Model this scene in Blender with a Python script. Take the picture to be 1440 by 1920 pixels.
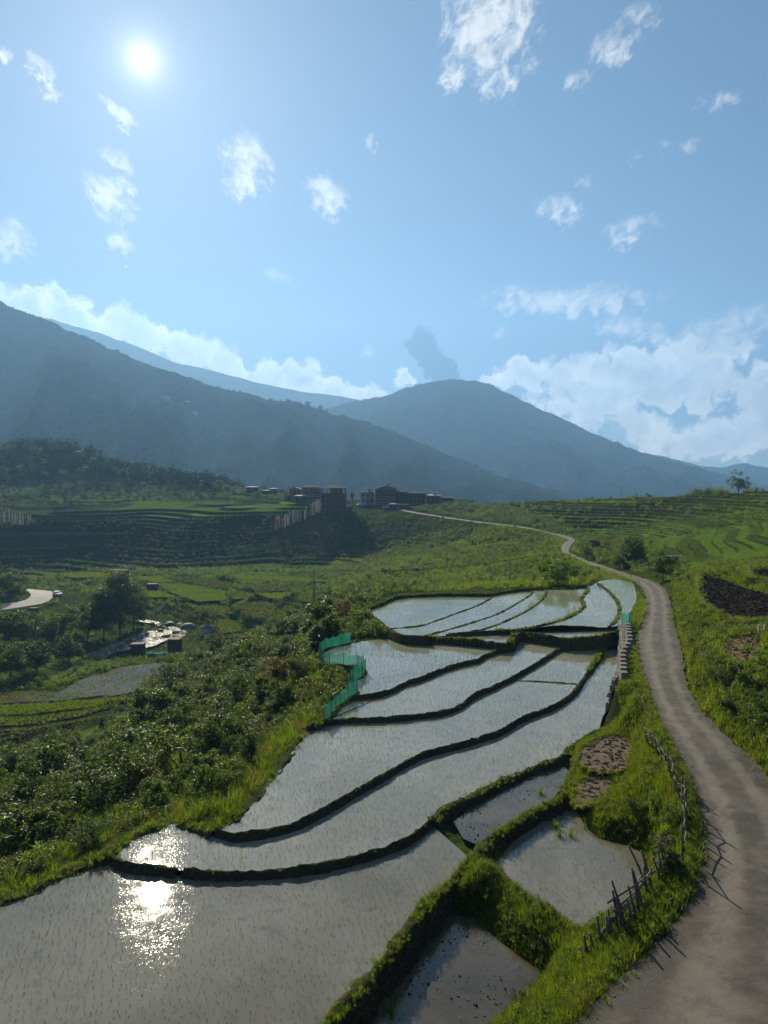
import bpy, math, random
import numpy as np
from mathutils import Vector, Matrix

for _o in list(bpy.data.objects):
    bpy.data.objects.remove(_o)
SC = bpy.context.scene
COL = SC.collection
R = math.radians
rng = np.random.default_rng(7)
random.seed(7)

# ------------------------------------------------------------------ camera
CAM_Z = 13.5
FPX = 1321.0                      # focal length in pixels of the 1440 x 1920 frame
PITCH = R(2.33)
cam = bpy.data.cameras.new('camera')
cam.sensor_fit = 'VERTICAL'
cam.sensor_height = 36.0
cam.lens = 36.0 * FPX / 1920.0
cam.clip_start = 0.1
cam.clip_end = 30000
camo = bpy.data.objects.new('camera', cam)
COL.objects.link(camo)
camo.location = (0, 0, CAM_Z)
camo.rotation_euler = (R(90) - PITCH, 0, 0)
SC.camera = camo

def ray(px, py):
    u = (px - 720.0) / FPX
    w = (960.0 - py) / FPX
    return np.array([u, math.cos(PITCH) + w * math.sin(PITCH), -math.sin(PITCH) + w * math.cos(PITCH)])

def U(px, py, z):
    """the point at height z seen at a pixel"""
    r = ray(px, py)
    t = (z - CAM_Z) / r[2]
    return np.array([r[0] * t, r[1] * t, z])

def D(px, py, d):
    """the point at depth d seen at a pixel"""
    r = ray(px, py)
    t = d / r[1]
    return np.array([r[0] * t, d, CAM_Z + r[2] * t])

def project(P):
    P = np.asarray(P, float)
    q = P - np.array([0, 0, CAM_Z])
    fwd = q[..., 1] * math.cos(PITCH) - q[..., 2] * math.sin(PITCH)
    up = q[..., 1] * math.sin(PITCH) + q[..., 2] * math.cos(PITCH)
    fwd = np.where(fwd < 0.1, 0.1, fwd)
    return 720 + FPX * q[..., 0] / fwd, 960 - FPX * up / fwd

# ------------------------------------------------------------------ sun, sky, exposure
SUN_DIR = ray(268, 112)
SUN_DIR = SUN_DIR / np.linalg.norm(SUN_DIR)
SUN_EL = math.asin(SUN_DIR[2])
SUN_AZ = math.atan2(SUN_DIR[0], SUN_DIR[1])       # from +Y towards +X
sun = bpy.data.lights.new('sun', 'SUN')
sun.energy = 5.0
sun.angle = R(0.5)
sun.color = (1.0, 0.88, 0.66)
suno = bpy.data.objects.new('sun', sun)
COL.objects.link(suno)
suno.rotation_euler = Vector(tuple(SUN_DIR)).to_track_quat('Z', 'Y').to_euler()
suno.location = (0, 0, 100)

class NT:
    """small helper to write shader node trees"""
    def __init__(s, tree):
        s.t = tree
        s.n = tree.nodes
        s.l = tree.links
    def node(s, typ, **kw):
        n = s.n.new(typ)
        for k, v in kw.items():
            if k == 'inp':
                for i, val in v.items():
                    s.set(n.inputs[i], val)
            else:
                setattr(n, k, v)
        return n
    def set(s, sock, val):
        if isinstance(val, bpy.types.NodeSocket):
            s.l.new(val, sock)
        elif val is not None:
            sock.default_value = val
    def m(s, op, a, b=None, c=None, clamp=False):
        n = s.n.new('ShaderNodeMath')
        n.operation = op
        n.use_clamp = clamp
        s.set(n.inputs[0], a)
        if b is not None: s.set(n.inputs[1], b)
        if c is not None: s.set(n.inputs[2], c)
        return n.outputs[0]
    def vm(s, op, a, b=None, out=0):
        n = s.n.new('ShaderNodeVectorMath')
        n.operation = op
        s.set(n.inputs[0], a)
        if b is not None: s.set(n.inputs[1], b)
        return n.outputs['Value'] if op in ('DOT_PRODUCT', 'LENGTH', 'DISTANCE') else n.outputs[out]
    def mix(s, f, a, b, blend='MIX'):
        n = s.n.new('ShaderNodeMix')
        n.data_type = 'RGBA'
        n.blend_type = blend
        s.set(n.inputs[0], f)
        for i, v in ((6, a), (7, b)):
            if isinstance(v, tuple) and len(v) == 3: v = v + (1,)
            s.set(n.inputs[i], v)
        return n.outputs[2]
    def noise(s, vec, scale, detail=4, rough=0.55, dist=0.0, dim='3D'):
        n = s.n.new('ShaderNodeTexNoise')
        n.noise_dimensions = dim
        if vec is not None: s.set(n.inputs['Vector'], vec)
        n.inputs['Scale'].default_value = scale
        n.inputs['Detail'].default_value = detail
        n.inputs['Roughness'].default_value = rough
        n.inputs['Distortion'].default_value = dist
        return n.outputs['Fac']
    def step(s, v, a, b, lo=0.0, hi=1.0):
        n = s.n.new('ShaderNodeMapRange')
        n.interpolation_type = 'SMOOTHSTEP'
        s.set(n.inputs[0], v)
        for i, q in ((1, a), (2, b), (3, lo), (4, hi)): s.set(n.inputs[i], q)
        return n.outputs[0]
    def lin(s, v, a, b, lo=0.0, hi=1.0):
        n = s.n.new('ShaderNodeMapRange')
        s.set(n.inputs[0], v)
        for i, q in ((1, a), (2, b), (3, lo), (4, hi)): s.set(n.inputs[i], q)
        return n.outputs[0]
    def comb(s, x, y, z):
        n = s.n.new('ShaderNodeCombineXYZ')
        for i, q in enumerate((x, y, z)): s.set(n.inputs[i], q)
        return n.outputs[0]

def azel(px, py):
    r = ray(px, py)
    return math.atan2(r[0], r[1]), math.atan2(r[2], math.hypot(r[0], r[1]))

def build_world():
    w = bpy.data.worlds.new('World')
    SC.world = w
    w.use_nodes = True
    t = NT(w.node_tree)
    t.n.clear()
    sky = t.node('ShaderNodeTexSky', sky_type='NISHITA', sun_disc=False)
    sky.sun_elevation = SUN_EL
    sky.sun_rotation = SUN_AZ
    sky.altitude = 1200
    sky.air_density = 1.0
    sky.dust_density = 0.8
    sky.ozone_density = 2.4
    tc = t.node('ShaderNodeTexCoord')
    dirv = tc.outputs['Generated']
    sep = t.node('ShaderNodeSeparateXYZ', inp={0: dirv})
    x, y, z = sep.outputs
    az = t.m('ARCTAN2', x, y)
    el = t.m('ARCSINE', z)
    # ---- clouds: placed by azimuth and elevation, ragged by noise
    P = t.comb(az, el, 0.0)
    n_big = t.noise(P, 22, 4, 0.6, 0.3)
    streak = t.m('MULTIPLY_ADD', t.m('ABSOLUTE', az), -.6, el)
    n_fine = t.noise(t.comb(az, t.m('MULTIPLY_ADD', el, .5, t.m('MULTIPLY', streak, .6)), 0.0), 56, 7, 0.64, 0.6)
    nx = t.noise(t.vm('ADD', P, (7.1, 3.3, 0)), 30, 4, 0.62)
    warp = t.m('MULTIPLY', t.m('SUBTRACT', n_big, 0.5), 0.05)
    warp2 = t.m('MULTIPLY_ADD', t.m('SUBTRACT', n_fine, 0.5), 0.022, warp)
    azw = t.m('MULTIPLY_ADD', t.m('SUBTRACT', nx, 0.5), 0.05, az)
    PW = t.comb(azw, t.m('ADD', el, warp2), 1.0)
    rag = t.m('SUBTRACT', n_fine, 0.5)
    def box(lst):
        """where an ellipse can reach once the noise has moved it: az, el, az radius, el radius"""
        out = []
        for b in lst:
            a, e = azel(b[0], b[1])
            r_ = max(b[2], b[3]) / FPX * 1.45 + .045
            out.append((a - r_, a + r_, e - r_, e + r_))
        return out
    def blobs(t, PW, lst):
        acc = None
        for (px, py, rx, ry, rot, k) in lst:
            a, e = azel(px, py)
            ca, sa = math.cos(R(rot)), math.sin(R(rot))
            g = math.sqrt(k)
            s1, s2 = g * FPX / rx, g * FPX / ry
            p = t.vm('DOT_PRODUCT', PW, (ca * s1, sa * s1, -(ca * a + sa * e) * s1))
            q = t.vm('DOT_PRODUCT', PW, (-sa * s2, ca * s2, (sa * a - ca * e) * s2))
            mm = t.m('MULTIPLY_ADD', q, q, t.m('MULTIPLY_ADD', p, p, -k))
            acc = mm if acc is None else t.m('MINIMUM', acc, mm)
        return t.m('MULTIPLY', acc, -1.0)
    # thin, ragged fair-weather scraps: px, py, radius x, radius y, tilt, strength
    scraps = [(915, 60, 95, 105, 65, 1.0), (955, 10, 60, 70, 60, 1.0), (850, 130, 40, 40, 30, .8), (1140, 98, 46, 38, 30, .85), (1195, 42, 44, 34, 30, .8),
              (1085, 145, 18, 18, 0, .6), (80, 134, 42, 20, -30, .85), (8, 100, 18, 16, -30, .8), (102, 182, 22, 14, 0, .7), (225, 210, 48, 19, -30, .95),
              (232, 250, 13, 9, -30, .7), (228, 318, 48, 24, -45, .8), (207, 368, 62, 32, -35, .95), (200, 410, 30, 20, -30, .7), (225, 455, 42, 22, -45, .85), (465, 305, 56, 58, 40, 1.0),
              (450, 350, 30, 18, 0, .7), (610, 365, 56, 38, -20, .95), (695, 267, 10, 12, 0, .6), (520, 520, 32, 22, -20, .55), (1050, 392, 52, 28, -15, .75),
              (1180, 427, 72, 20, 12, .75), (1098, 340, 18, 14, 0, .55), (1185, 295, 24, 16, 30, .5), (1250, 275, 22, 16, 0, .5), (1290, 270, 20, 15, 0, .5), (15, 448, 52, 38, 0, 1.0),
              (1070, 565, 185, 34, -2, .9), (960, 545, 60, 14, 12, .6), (1190, 615, 90, 26, -14, .85), (1380, 620, 140, 46, 8, .9), (1340, 187, 40, 18, 0, .35), (690, 655, 28, 16, 0, .6), (940, 615, 22, 12, 0, .55)]
    # heaped clouds along the far ridges and the bank over the right-hand valley
    heaps = [(40, 572, 75, 42, -20, 1), (150, 600, 100, 40, -22, 1), (255, 625, 75, 45, -30, 1), (350, 660, 80, 50, -30, 1), (430, 690, 70, 48, -30, 1), (500, 715, 60, 40, -20, 1),
             (560, 715, 60, 46, 0, 1), (620, 735, 70, 32, 0, 1), (690, 745, 70, 28, 0, .9), (755, 715, 26, 26, 0, .8),
             (1230, 715, 200, 75, -4, 1), (1120, 755, 150, 70, -20, 1), (1010, 715, 110, 42, -8, .9), (1260, 690, 140, 55, 0, 1),
             (1330, 820, 130, 52, 12, 1), (1420, 790, 80, 60, 30, 1), (1420, 715, 60, 44, 20, .95), (1160, 740, 70, 60, 0, 1), (1170, 800, 80, 36, -25, .9), (1310, 765, 110, 30, 0, .55), (1240, 800, 60, 26, 0, .6), (910, 714, 20, 10, 0, .8), (1500, 750, 120, 70, 0, 1)]
    wisp = [(790, 640, 26, 26, 0, 1), (805, 668, 44, 26, -45, 1), (832, 695, 42, 20, -40, 1)]
    cosang = t.vm('DOT_PRODUCT', dirv, tuple(SUN_DIR))
    ang = t.m('ARCCOSINE', t.m('MINIMUM', cosang, 0.999999))
    near = t.m('EXPONENT', t.m('MULTIPLY', ang, -1.6))
    lit = t.m('MULTIPLY_ADD', near, CLOUD_NEAR, CLOUD_LIT)
    def vscale(t, v, f):
        n = t.node('ShaderNodeVectorMath', operation='SCALE')
        t.set(n.inputs[0], v)
        t.set(n.inputs['Scale'], f)
        return n.outputs[0]
    skyc = vscale(t, t.vm('MULTIPLY', sky.outputs[0], SKY_TINT), SKY_K)
    disc = t.step(ang, R(0.45), R(0.75), 24.0, 0.0)
    aur = t.m('ADD', t.m('MULTIPLY', t.m('EXPONENT', t.m('MULTIPLY', ang, -1 / R(0.7))), 1.1), t.m('MULTIPLY', t.m('EXPONENT', t.m('MULTIPLY', ang, -1 / R(6.0))), 0.13))
    glow = vscale(t, (1.0, 0.97, 0.92), t.m('ADD', disc, aur))
    def leaf(A, B, C):
        """the clouds of one patch of sky, as a node group of its own"""
        g = bpy.data.node_groups.new('sky_patch', 'ShaderNodeTree')
        for nm, ty in (('PW', 'Vector'), ('rag', 'Float'), ('sky', 'Vector'), ('lit', 'Float'), ('big', 'Float'), ('glow', 'Vector')):
            g.interface.new_socket(nm, in_out='INPUT', socket_type='NodeSocket' + ty)
        g.interface.new_socket('Shader', in_out='OUTPUT', socket_type='NodeSocketShader')
        q = NT(g)
        gi = q.node('NodeGroupInput'); go = q.node('NodeGroupOutput')
        q.l.new(patch(q, A, B, C, *gi.outputs[:6]), go.inputs[0])
        n = t.node('ShaderNodeGroup', node_tree=g)
        for k, v in enumerate((PW, rag, skyc, lit, n_big, glow)): t.l.new(v, n.inputs[k])
        return n.outputs[0]
    def patch(t, A, B, C, PW, rag, skyc, lit, n_big, glow):
        c = skyc
        if B:
            bill = t.node('ShaderNodeTexVoronoi', feature='SMOOTH_F1', inp={'Vector': PW, 'Scale': 34.0})
            bill.inputs['Smoothness'].default_value = 0.35
            bil2 = t.node('ShaderNodeTexVoronoi', feature='F1', inp={'Vector': PW, 'Scale': 90.0})
            puff = t.m('MULTIPLY_ADD', t.m('SUBTRACT', 0.42, bill.outputs['Distance']), 1.1, t.m('MULTIPLY', t.m('SUBTRACT', 0.42, bil2.outputs['Distance']), 0.40))
            dens = t.m('ADD', blobs(t, PW, B), t.m('MULTIPLY_ADD', rag, 0.7, puff))
            c2 = t.step(dens, 0.02, 0.50)
            core = t.step(t.m('MULTIPLY_ADD', puff, -.55, dens), 0.15, 1.35)
            hue = t.mix(core, (1.0, 0.95, 0.88), CLOUD_CORE)
            c = t.mix(t.m('MULTIPLY', c2, 0.93), c, vscale(t, hue, t.m('MULTIPLY', t.m('MULTIPLY_ADD', t.m('SUBTRACT', n_big, 0.5), 0.5, lit), HEAP_GAIN)))
        if C:
            c3 = t.step(t.m('MULTIPLY_ADD', rag, 0.7, blobs(t, PW, C)), -0.15, 0.35, 0.0, 1.0)
            c = t.mix(c3, c, (0.0, 0.02, 0.06))
        if A:
            d1 = t.m('ADD', t.m('MULTIPLY_ADD', rag, 2.3, blobs(t, PW, A)), t.m('MULTIPLY', t.m('SUBTRACT', n_big, 0.5), 0.9))
            c1 = t.step(d1, 0.15, 1.15, 0.0, 0.88)
            c = t.mix(c1, c, vscale(t, (1.0, 0.94, 0.87), t.m('MULTIPLY', lit, t.m('MULTIPLY_ADD', t.m('ADD', rag, t.m('SUBTRACT', n_big, 0.5)), 0.9, 0.95))))
        bg = t.node('ShaderNodeBackground')
        t.l.new(vscale(t, t.vm('ADD', c, glow), 1.0 / SKY_K), bg.inputs[0])
        bg.inputs[1].default_value = SKY_K
        return bg.outputs[0]
    bA, bB, bC = box(scraps), box(heaps), box(wisp)
    def hit(b, r_): return b[0] < r_[1] and b[1] > r_[0] and b[2] < r_[3] and b[3] > r_[2]
    def tree(r_, depth, A, B, C):
        A = [k for k in A if hit(bA[k], r_)]; B = [k for k in B if hit(bB[k], r_)]; C = [k for k in C if hit(bC[k], r_)]
        if depth == 0 or len(A) + len(B) + len(C) <= 3:
            return leaf([scraps[k] for k in A], [heaps[k] for k in B], [wisp[k] for k in C])
        vert = (r_[1] - r_[0]) > (r_[3] - r_[2])
        mid = (r_[0] + r_[1]) / 2 if vert else (r_[2] + r_[3]) / 2
        lo = (r_[0], mid, r_[2], r_[3]) if vert else (r_[0], r_[1], r_[2], mid)
        hi = (mid, r_[1], r_[2], r_[3]) if vert else (r_[0], r_[1], mid, r_[3])
        mx = t.node('ShaderNodeMixShader')
        t.l.new(t.m('GREATER_THAN', az if vert else el, mid), mx.inputs[0])
        t.l.new(tree(lo, depth - 1, A, B, C), mx.inputs[1])
        t.l.new(tree(hi, depth - 1, A, B, C), mx.inputs[2])
        return mx.outputs[0]
    # behind and beside the view the same kind of broken cloud goes on
    front = t.m('MULTIPLY', t.m('LESS_THAN', t.m('ABSOLUTE', az), .66), t.m('MULTIPLY', t.m('GREATER_THAN', el, -.12), t.m('LESS_THAN', el, .80)))
    n_out = t.noise(dirv, 5.0, 4, 0.6, 0.4)
    bgo = t.node('ShaderNodeBackground')
    co_ = t.mix(t.step(n_out, .56, .74, 0.0, .8), skyc, vscale(t, (1.0, 0.95, 0.91), lit))
    t.l.new(vscale(t, t.vm('ADD', co_, glow), 1.0 / SKY_K), bgo.inputs[0])
    bgo.inputs[1].default_value = SKY_K
    top = t.node('ShaderNodeMixShader')
    t.l.new(front, top.inputs[0])
    t.l.new(bgo.outputs[0], top.inputs[1])
    t.l.new(tree((-.66, .66, -.12, .80), 5, range(len(scraps)), range(len(heaps)), range(len(wisp))), top.inputs[2])
    out = t.node('ShaderNodeOutputWorld')
    t.l.new(top.outputs[0], out.inputs[0])
    w.cycles.sampling_method = 'MANUAL'
    w.cycles.sample_map_resolution = 512

SKY_K = 0.055
SKY_TINT = (0.44, 0.50, 0.575)
CLOUD_LIT, CLOUD_NEAR = 0.36, 0.24
CLOUD_CORE = (0.44, 0.50, 0.57)
HEAP_GAIN = 1.5
build_world()

SC.view_settings.view_transform = 'Standard'
SC.view_settings.look = 'None'
SC.view_settings.exposure = 0.85
SC.view_settings.gamma = 1.0
SC.view_settings.use_curve_mapping = False
cy = SC.cycles
cy.max_bounces = 5
cy.diffuse_bounces = 2
cy.glossy_bounces = 2
cy.transmission_bounces = 3
cy.volume_bounces = 1
cy.transparent_max_bounces = 6
cy.use_denoising = True
cy.sample_clamp_indirect = 4.0
cy.sample_clamp_direct = 12.0
cy.caustics_reflective = False
cy.caustics_refractive = False
HAZE = 1.8e-4

# ------------------------------------------------------------------ helpers
def tag(o, label=None, cat=None, group=None, kind=None):
    if label: o['label'] = label
    if cat: o['category'] = cat
    if group: o['group'] = group
    if kind: o['kind'] = kind
    return o

def link(name, data, mat=None, parent=None, loc=None):
    o = bpy.data.objects.new(name, data)
    COL.objects.link(o)
    if mat is not None and data is not None:
        for m_ in (mat if isinstance(mat, (list, tuple)) else [mat]):
            data.materials.append(m_)
    if parent is not None: o.parent = parent
    if loc is not None: o.location = tuple(loc)
    return o

def empty(name, loc=(0, 0, 0), rz=0.0):
    o = bpy.data.objects.new(name, None)
    COL.objects.link(o)
    o.location = tuple(loc)
    o.rotation_euler.z = rz
    o.empty_display_size = 0.2
    return o

def mesh_np(name, V, F, smooth=False):
    """mesh from a vertex array and an array of equal-sided faces (or a list of such arrays)"""
    V = np.asarray(V, np.float32)
    Fs = F if isinstance(F, list) else [F]
    Fs = [np.asarray(f, np.int32) for f in Fs if len(f)]
    me = bpy.data.meshes.new(name)
    me.vertices.add(len(V))
    me.vertices.foreach_set('co', V.ravel())
    loops = np.concatenate([f.ravel() for f in Fs])
    cnt = np.concatenate([np.full(len(f), f.shape[1], np.int32) for f in Fs])
    start = np.concatenate([[0], np.cumsum(cnt)[:-1]]).astype(np.int32)
    me.loops.add(len(loops))
    me.loops.foreach_set('vertex_index', loops)
    me.polygons.add(len(cnt))
    me.polygons.foreach_set('loop_start', start)
    me.polygons.foreach_set('loop_total', cnt)
    me.polygons.foreach_set('use_smooth', np.full(len(cnt), smooth))
    me.update(calc_edges=True)
    me.validate()
    return me

class MB:
    """collects boxes, tubes and sheets into one mesh"""
    def __init__(s):
        s.v = []
        s.f = []
    def add(s, V, F):
        b = len(s.v)
        s.v += [tuple(float(q) for q in p) for p in V]
        s.f += [tuple(i + b for i in f) for f in F]
        return s
    def box(s, c, size, rz=0.0, taper=1.0, jit=0.0):
        hx, hy, hz = size[0] / 2, size[1] / 2, size[2] / 2
        V = []
        for dz in (-1, 1):
            k = taper if dz > 0 else 1.0
            for dx, dy in ((-1, -1), (1, -1), (1, 1), (-1, 1)):
                x, y = dx * hx * k, dy * hy * k
                V.append((c[0] + x * math.cos(rz) - y * math.sin(rz) + random.uniform(-jit, jit),
                          c[1] + x * math.sin(rz) + y * math.cos(rz) + random.uniform(-jit, jit),
                          c[2] + dz * hz + random.uniform(-jit, jit)))
        return s.add(V, [(0, 3, 2, 1), (4, 5, 6, 7), (0, 1, 5, 4), (1, 2, 6, 5), (2, 3, 7, 6), (3, 0, 4, 7)])
    def tube(s, pts, rad, n=6):
        pts = [Vector(tuple(p)) for p in pts]
        if not isinstance(rad, (list, tuple)): rad = [rad] * len(pts)
        rings = []
        for i, p in enumerate(pts):
            a = pts[max(i - 1, 0)]; b = pts[min(i + 1, len(pts) - 1)]
            q = (b - a).to_track_quat('Z', 'Y')
            rings.append([p + q @ Vector((math.cos(2 * math.pi * k / n) * rad[i], math.sin(2 * math.pi * k / n) * rad[i], 0)) for k in range(n)])
        V = [v for r_ in rings for v in r_]
        F = []
        for i in range(len(pts) - 1):
            for k in range(n):
                F.append((i * n + k, i * n + (k + 1) % n, (i + 1) * n + (k + 1) % n, (i + 1) * n + k))
        F.append(tuple(range(n - 1, -1, -1)))
        F.append(tuple((len(pts) - 1) * n + k for k in range(n)))
        return s.add(V, F)
    def mesh(s, name, smooth=False):
        me = bpy.data.meshes.new(name)
        me.from_pydata(s.v, [], s.f)
        if smooth: me.polygons.foreach_set('use_smooth', np.ones(len(me.polygons), bool))
        me.update()
        return me
    def build(s, name, mat, parent=None, loc=None, smooth=False):
        return link(name, s.mesh(name, smooth), mat, parent, loc)

def catmull(P, n=8, closed=False):
    P = np.asarray(P, float)
    if closed: Q = np.vstack([P[-1], P, P[0], P[1]])
    else: Q = np.vstack([2 * P[0] - P[1], P, 2 * P[-1] - P[-2]])
    out = []
    m = len(P) if closed else len(P) - 1
    t = np.linspace(0, 1, n, endpoint=False)[:, None]
    for i in range(m):
        p0, p1, p2, p3 = Q[i:i + 4]
        out.append(0.5 * ((2 * p1) + (-p0 + p2) * t + (2 * p0 - 5 * p1 + 4 * p2 - p3) * t ** 2 + (-p0 + 3 * p1 - 3 * p2 + p3) * t ** 3))
    if not closed: out.append(P[-1:])
    return np.vstack(out)

def resample(P, step):
    P = np.asarray(P, float)
    L = np.concatenate([[0], np.cumsum(np.linalg.norm(np.diff(P[:, :2], axis=0), axis=1))])
    n = max(2, int(L[-1] / step) + 1)
    s_ = np.linspace(0, L[-1], n)
    return np.stack([np.interp(s_, L, P[:, k]) for k in range(P.shape[1])], 1)

def inside(x, y, poly):
    c = np.zeros(np.shape(x), bool)
    n = len(poly)
    for i in range(n):
        x0, y0 = poly[i][0], poly[i][1]
        x1, y1 = poly[(i + 1) % n][0], poly[(i + 1) % n][1]
        if y0 == y1: continue
        k = ((y0 > y) != (y1 > y)) & (x < (x1 - x0) * (y - y0) / (y1 - y0) + x0)
        c ^= k
    return c

def dist_line(x, y, P, closed=False, extra=None):
    """distance to a polyline and, if extra, the value of P's column extra at the nearest spot"""
    best = np.full(np.shape(x), 1e9)
    val = np.zeros(np.shape(x))
    n = len(P)
    for i in range(n if closed else n - 1):
        a, b = P[i], P[(i + 1) % n]
        dx, dy = b[0] - a[0], b[1] - a[1]
        L = dx * dx + dy * dy
        t = np.clip(((x - a[0]) * dx + (y - a[1]) * dy) / (L + 1e-12), 0, 1)
        d2 = (x - a[0] - t * dx) ** 2 + (y - a[1] - t * dy) ** 2
        k = d2 < best
        best = np.where(k, d2, best)
        if extra is not None: val = np.where(k, a[extra] + t * (b[extra] - a[extra]), val)
    return (np.sqrt(best), val) if extra is not None else np.sqrt(best)

def sstep(v, a, b):
    t = np.clip((v - a) / (b - a), 0, 1)
    return t * t * (3 - 2 * t)

def vnoise(x, y, seed=0):
    """smooth value noise in numpy, -1..1"""
    xi = np.floor(x).astype(np.int64); yi = np.floor(y).astype(np.int64)
    fx = x - xi; fy = y - yi
    fx = fx * fx * (3 - 2 * fx); fy = fy * fy * (3 - 2 * fy)
    def h(a, b):
        n = (a * 374761393 + b * 668265263 + seed * 974634777) & 0x7fffffff
        n = ((n ^ (n >> 13)) * 1274126177) & 0x7fffffff
        return ((n ^ (n >> 16)) & 0xffff) / 32767.5 - 1
    return (h(xi, yi) * (1 - fx) + h(xi + 1, yi) * fx) * (1 - fy) + (h(xi, yi + 1) * (1 - fx) + h(xi + 1, yi + 1) * fx) * fy

def fbm(x, y, oct=4, seed=0):
    s_, a = 0, 1.0
    for k in range(oct):
        s_ = s_ + a * vnoise(x * 2 ** k + 17.3 * k, y * 2 ** k - 9.1 * k, seed + k)
        a *= 0.5
    return s_

# ------------------------------------------------------------------ materials
MATS = {}
def material(name):
    m_ = bpy.data.materials.new(name)
    m_.use_nodes = True
    t = NT(m_.node_tree)
    t.n.clear()
    out = t.node('ShaderNodeOutputMaterial')
    b = t.node('ShaderNodeBsdfPrincipled')
    t.l.new(b.outputs[0], out.inputs[0])
    MATS[name] = m_
    return m_, t, b, out

def objco(t):
    return t.node('ShaderNodeTexCoord').outputs['Object']
def worldco(t):
    return t.node('ShaderNodeNewGeometry').outputs['Position']
def bump(t, h, strength, dist=0.05, normal=None):
    n = t.node('ShaderNodeBump')
    n.inputs['Strength'].default_value = strength
    n.inputs['Distance'].default_value = dist
    t.set(n.inputs['Height'], h)
    if normal is not None: t.set(n.inputs['Normal'], normal)
    return n.outputs[0]

def m_plain(name, c1, c2, scale=3.0, rough=0.85, bumpk=0.3, bumps=20.0, spec=0.3, obj=True, metal=0.0):
    m_, t, b, out = material(name)
    co = objco(t) if obj else worldco(t)
    f = t.noise(co, scale, 6, 0.6)
    rnd = t.node('ShaderNodeObjectInfo').outputs['Random']
    c = t.mix(t.step(f, 0.3, 0.7), c1, c2)
    c = t.mix(t.m('MULTIPLY', rnd, 0.25), c, c2)
    t.set(b.inputs['Base Color'], c)
    b.inputs['Roughness'].default_value = rough
    b.inputs['Metallic'].default_value = metal
    b.inputs['Specular IOR Level'].default_value = spec
    if bumpk: t.set(b.inputs['Normal'], bump(t, t.noise(co, bumps, 5, 0.6), bumpk, 0.03))
    return m_

def m_leaf(name, cols, trans=0.45, gloss=0.30, rough=0.45, thru=(1.95, 2.05, 0.45)):
    """leaf: each copy and each leaf a little different, light shines through it"""
    m_, t, b, out = material(name)
    rnd = t.node('ShaderNodeObjectInfo').outputs['Random']
    isl = t.node('ShaderNodeNewGeometry').outputs['Random Per Island']
    f = t.m('ADD', t.m('MULTIPLY', rnd, 0.6), t.m('MULTIPLY', isl, 0.4))
    ramp = t.node('ShaderNodeValToRGB')
    t.set(ramp.inputs[0], f)
    e = ramp.color_ramp.elements
    while len(e) < len(cols): e.new(0.5)
    for i, c in enumerate(cols):
        e[i].position = i / (len(cols) - 1)
        e[i].color = tuple(c) + (1,)
    c = ramp.outputs[0]
    t.set(b.inputs['Base Color'], c)
    b.inputs['Roughness'].default_value = rough
    b.inputs['Specular IOR Level'].default_value = gloss
    tr = t.node('ShaderNodeBsdfTranslucent')
    t.set(tr.inputs[0], t.mix(1.0, c, thru, 'MULTIPLY'))
    mx = t.node('ShaderNodeMixShader')
    mx.inputs[0].default_value = trans
    t.l.new(b.outputs[0], mx.inputs[1]); t.l.new(tr.outputs[0], mx.inputs[2])
    t.l.new(mx.outputs[0], out.inputs[0])
    return m_

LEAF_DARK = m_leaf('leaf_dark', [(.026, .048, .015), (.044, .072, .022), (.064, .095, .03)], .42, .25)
LEAF_MID = m_leaf('leaf_mid', [(.035, .062, .014), (.058, .092, .02), (.095, .125, .028)], .5, .25)
LEAF_SAGE = m_leaf('leaf_sage', [(.05, .066, .03), (.075, .088, .038), (.105, .11, .045)], .45, .28)
LEAF_BRIGHT = m_leaf('leaf_bright', [(.07, .12, .015), (.10, .15, .018), (.14, .17, .025)], .55, .3)
LEAF_RUST = m_leaf('leaf_rust', [(.07, .06, .025), (.11, .085, .03), (.10, .10, .03)], .42, .3)
LEAF_FAR = m_leaf('leaf_far', [(.016, .03, .016), (.022, .038, .018), (.034, .05, .02)], .2, 0.0)
GRASS = m_leaf('grass_blade', [(.065, .11, .012), (.10, .15, .016), (.15, .17, .03)], .55, .2)
GRASS_DRY = m_leaf('grass_dry', [(.09, .10, .03), (.13, .12, .045), (.16, .14, .06)], .45, .2)
SEEDLING = m_leaf('seedling_blade', [(.07, .13, .02), (.10, .17, .03), (.14, .18, .04)], .5, .1)
BARK = m_plain('bark', (.06, .045, .032), (.12, .095, .07), 6, .9, .6, 14)
WOOD_GREY = m_plain('weathered_wood', (.075, .06, .048), (.17, .145, .12), 5, .85, .5, 30)
STONE = m_plain('field_stone', (.17, .14, .11), (.30, .26, .21), 2.5, .9, .5, 9)
ROCK_DARK = m_plain('river_rock', (.06, .06, .058), (.16, .155, .15), 2, .7, .5, 5)
CONCRETE = m_plain('concrete', (.15, .14, .125), (.25, .235, .21), 4, .9, .4, 18)
BRICK_DARK = m_plain('village_brick', (.085, .055, .04), (.14, .095, .07), 1.5, .9, .3, 6)
TIMBER = m_plain('village_timber', (.05, .032, .024), (.10, .062, .045), 2, .8, .3, 6)
PLASTER = m_plain('white_plaster', (.42, .40, .37), (.55, .53, .50), 1, .9, .2, 6)
ROOF_TIN = m_plain('roof_tin', (.13, .12, .115), (.20, .19, .18), .6, .9, .2, 5, 0)
ROOF_RED = m_plain('roof_red', (.20, .09, .065), (.30, .15, .11), .6, .6, .2, 5)
ROOF_WHITE = m_plain('roof_white', (.42, .42, .42), (.58, .58, .56), .6, .8, .1, 5, .1)
GLASS_DARK = m_plain('window_dark', (.015, .017, .02), (.03, .032, .035), 1, .12, 0, 5, .6)
TARP = m_plain('green_tarp', (.01, .16, .11), (.02, .20, .14), 2, .8, .4, 4, .05)
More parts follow.
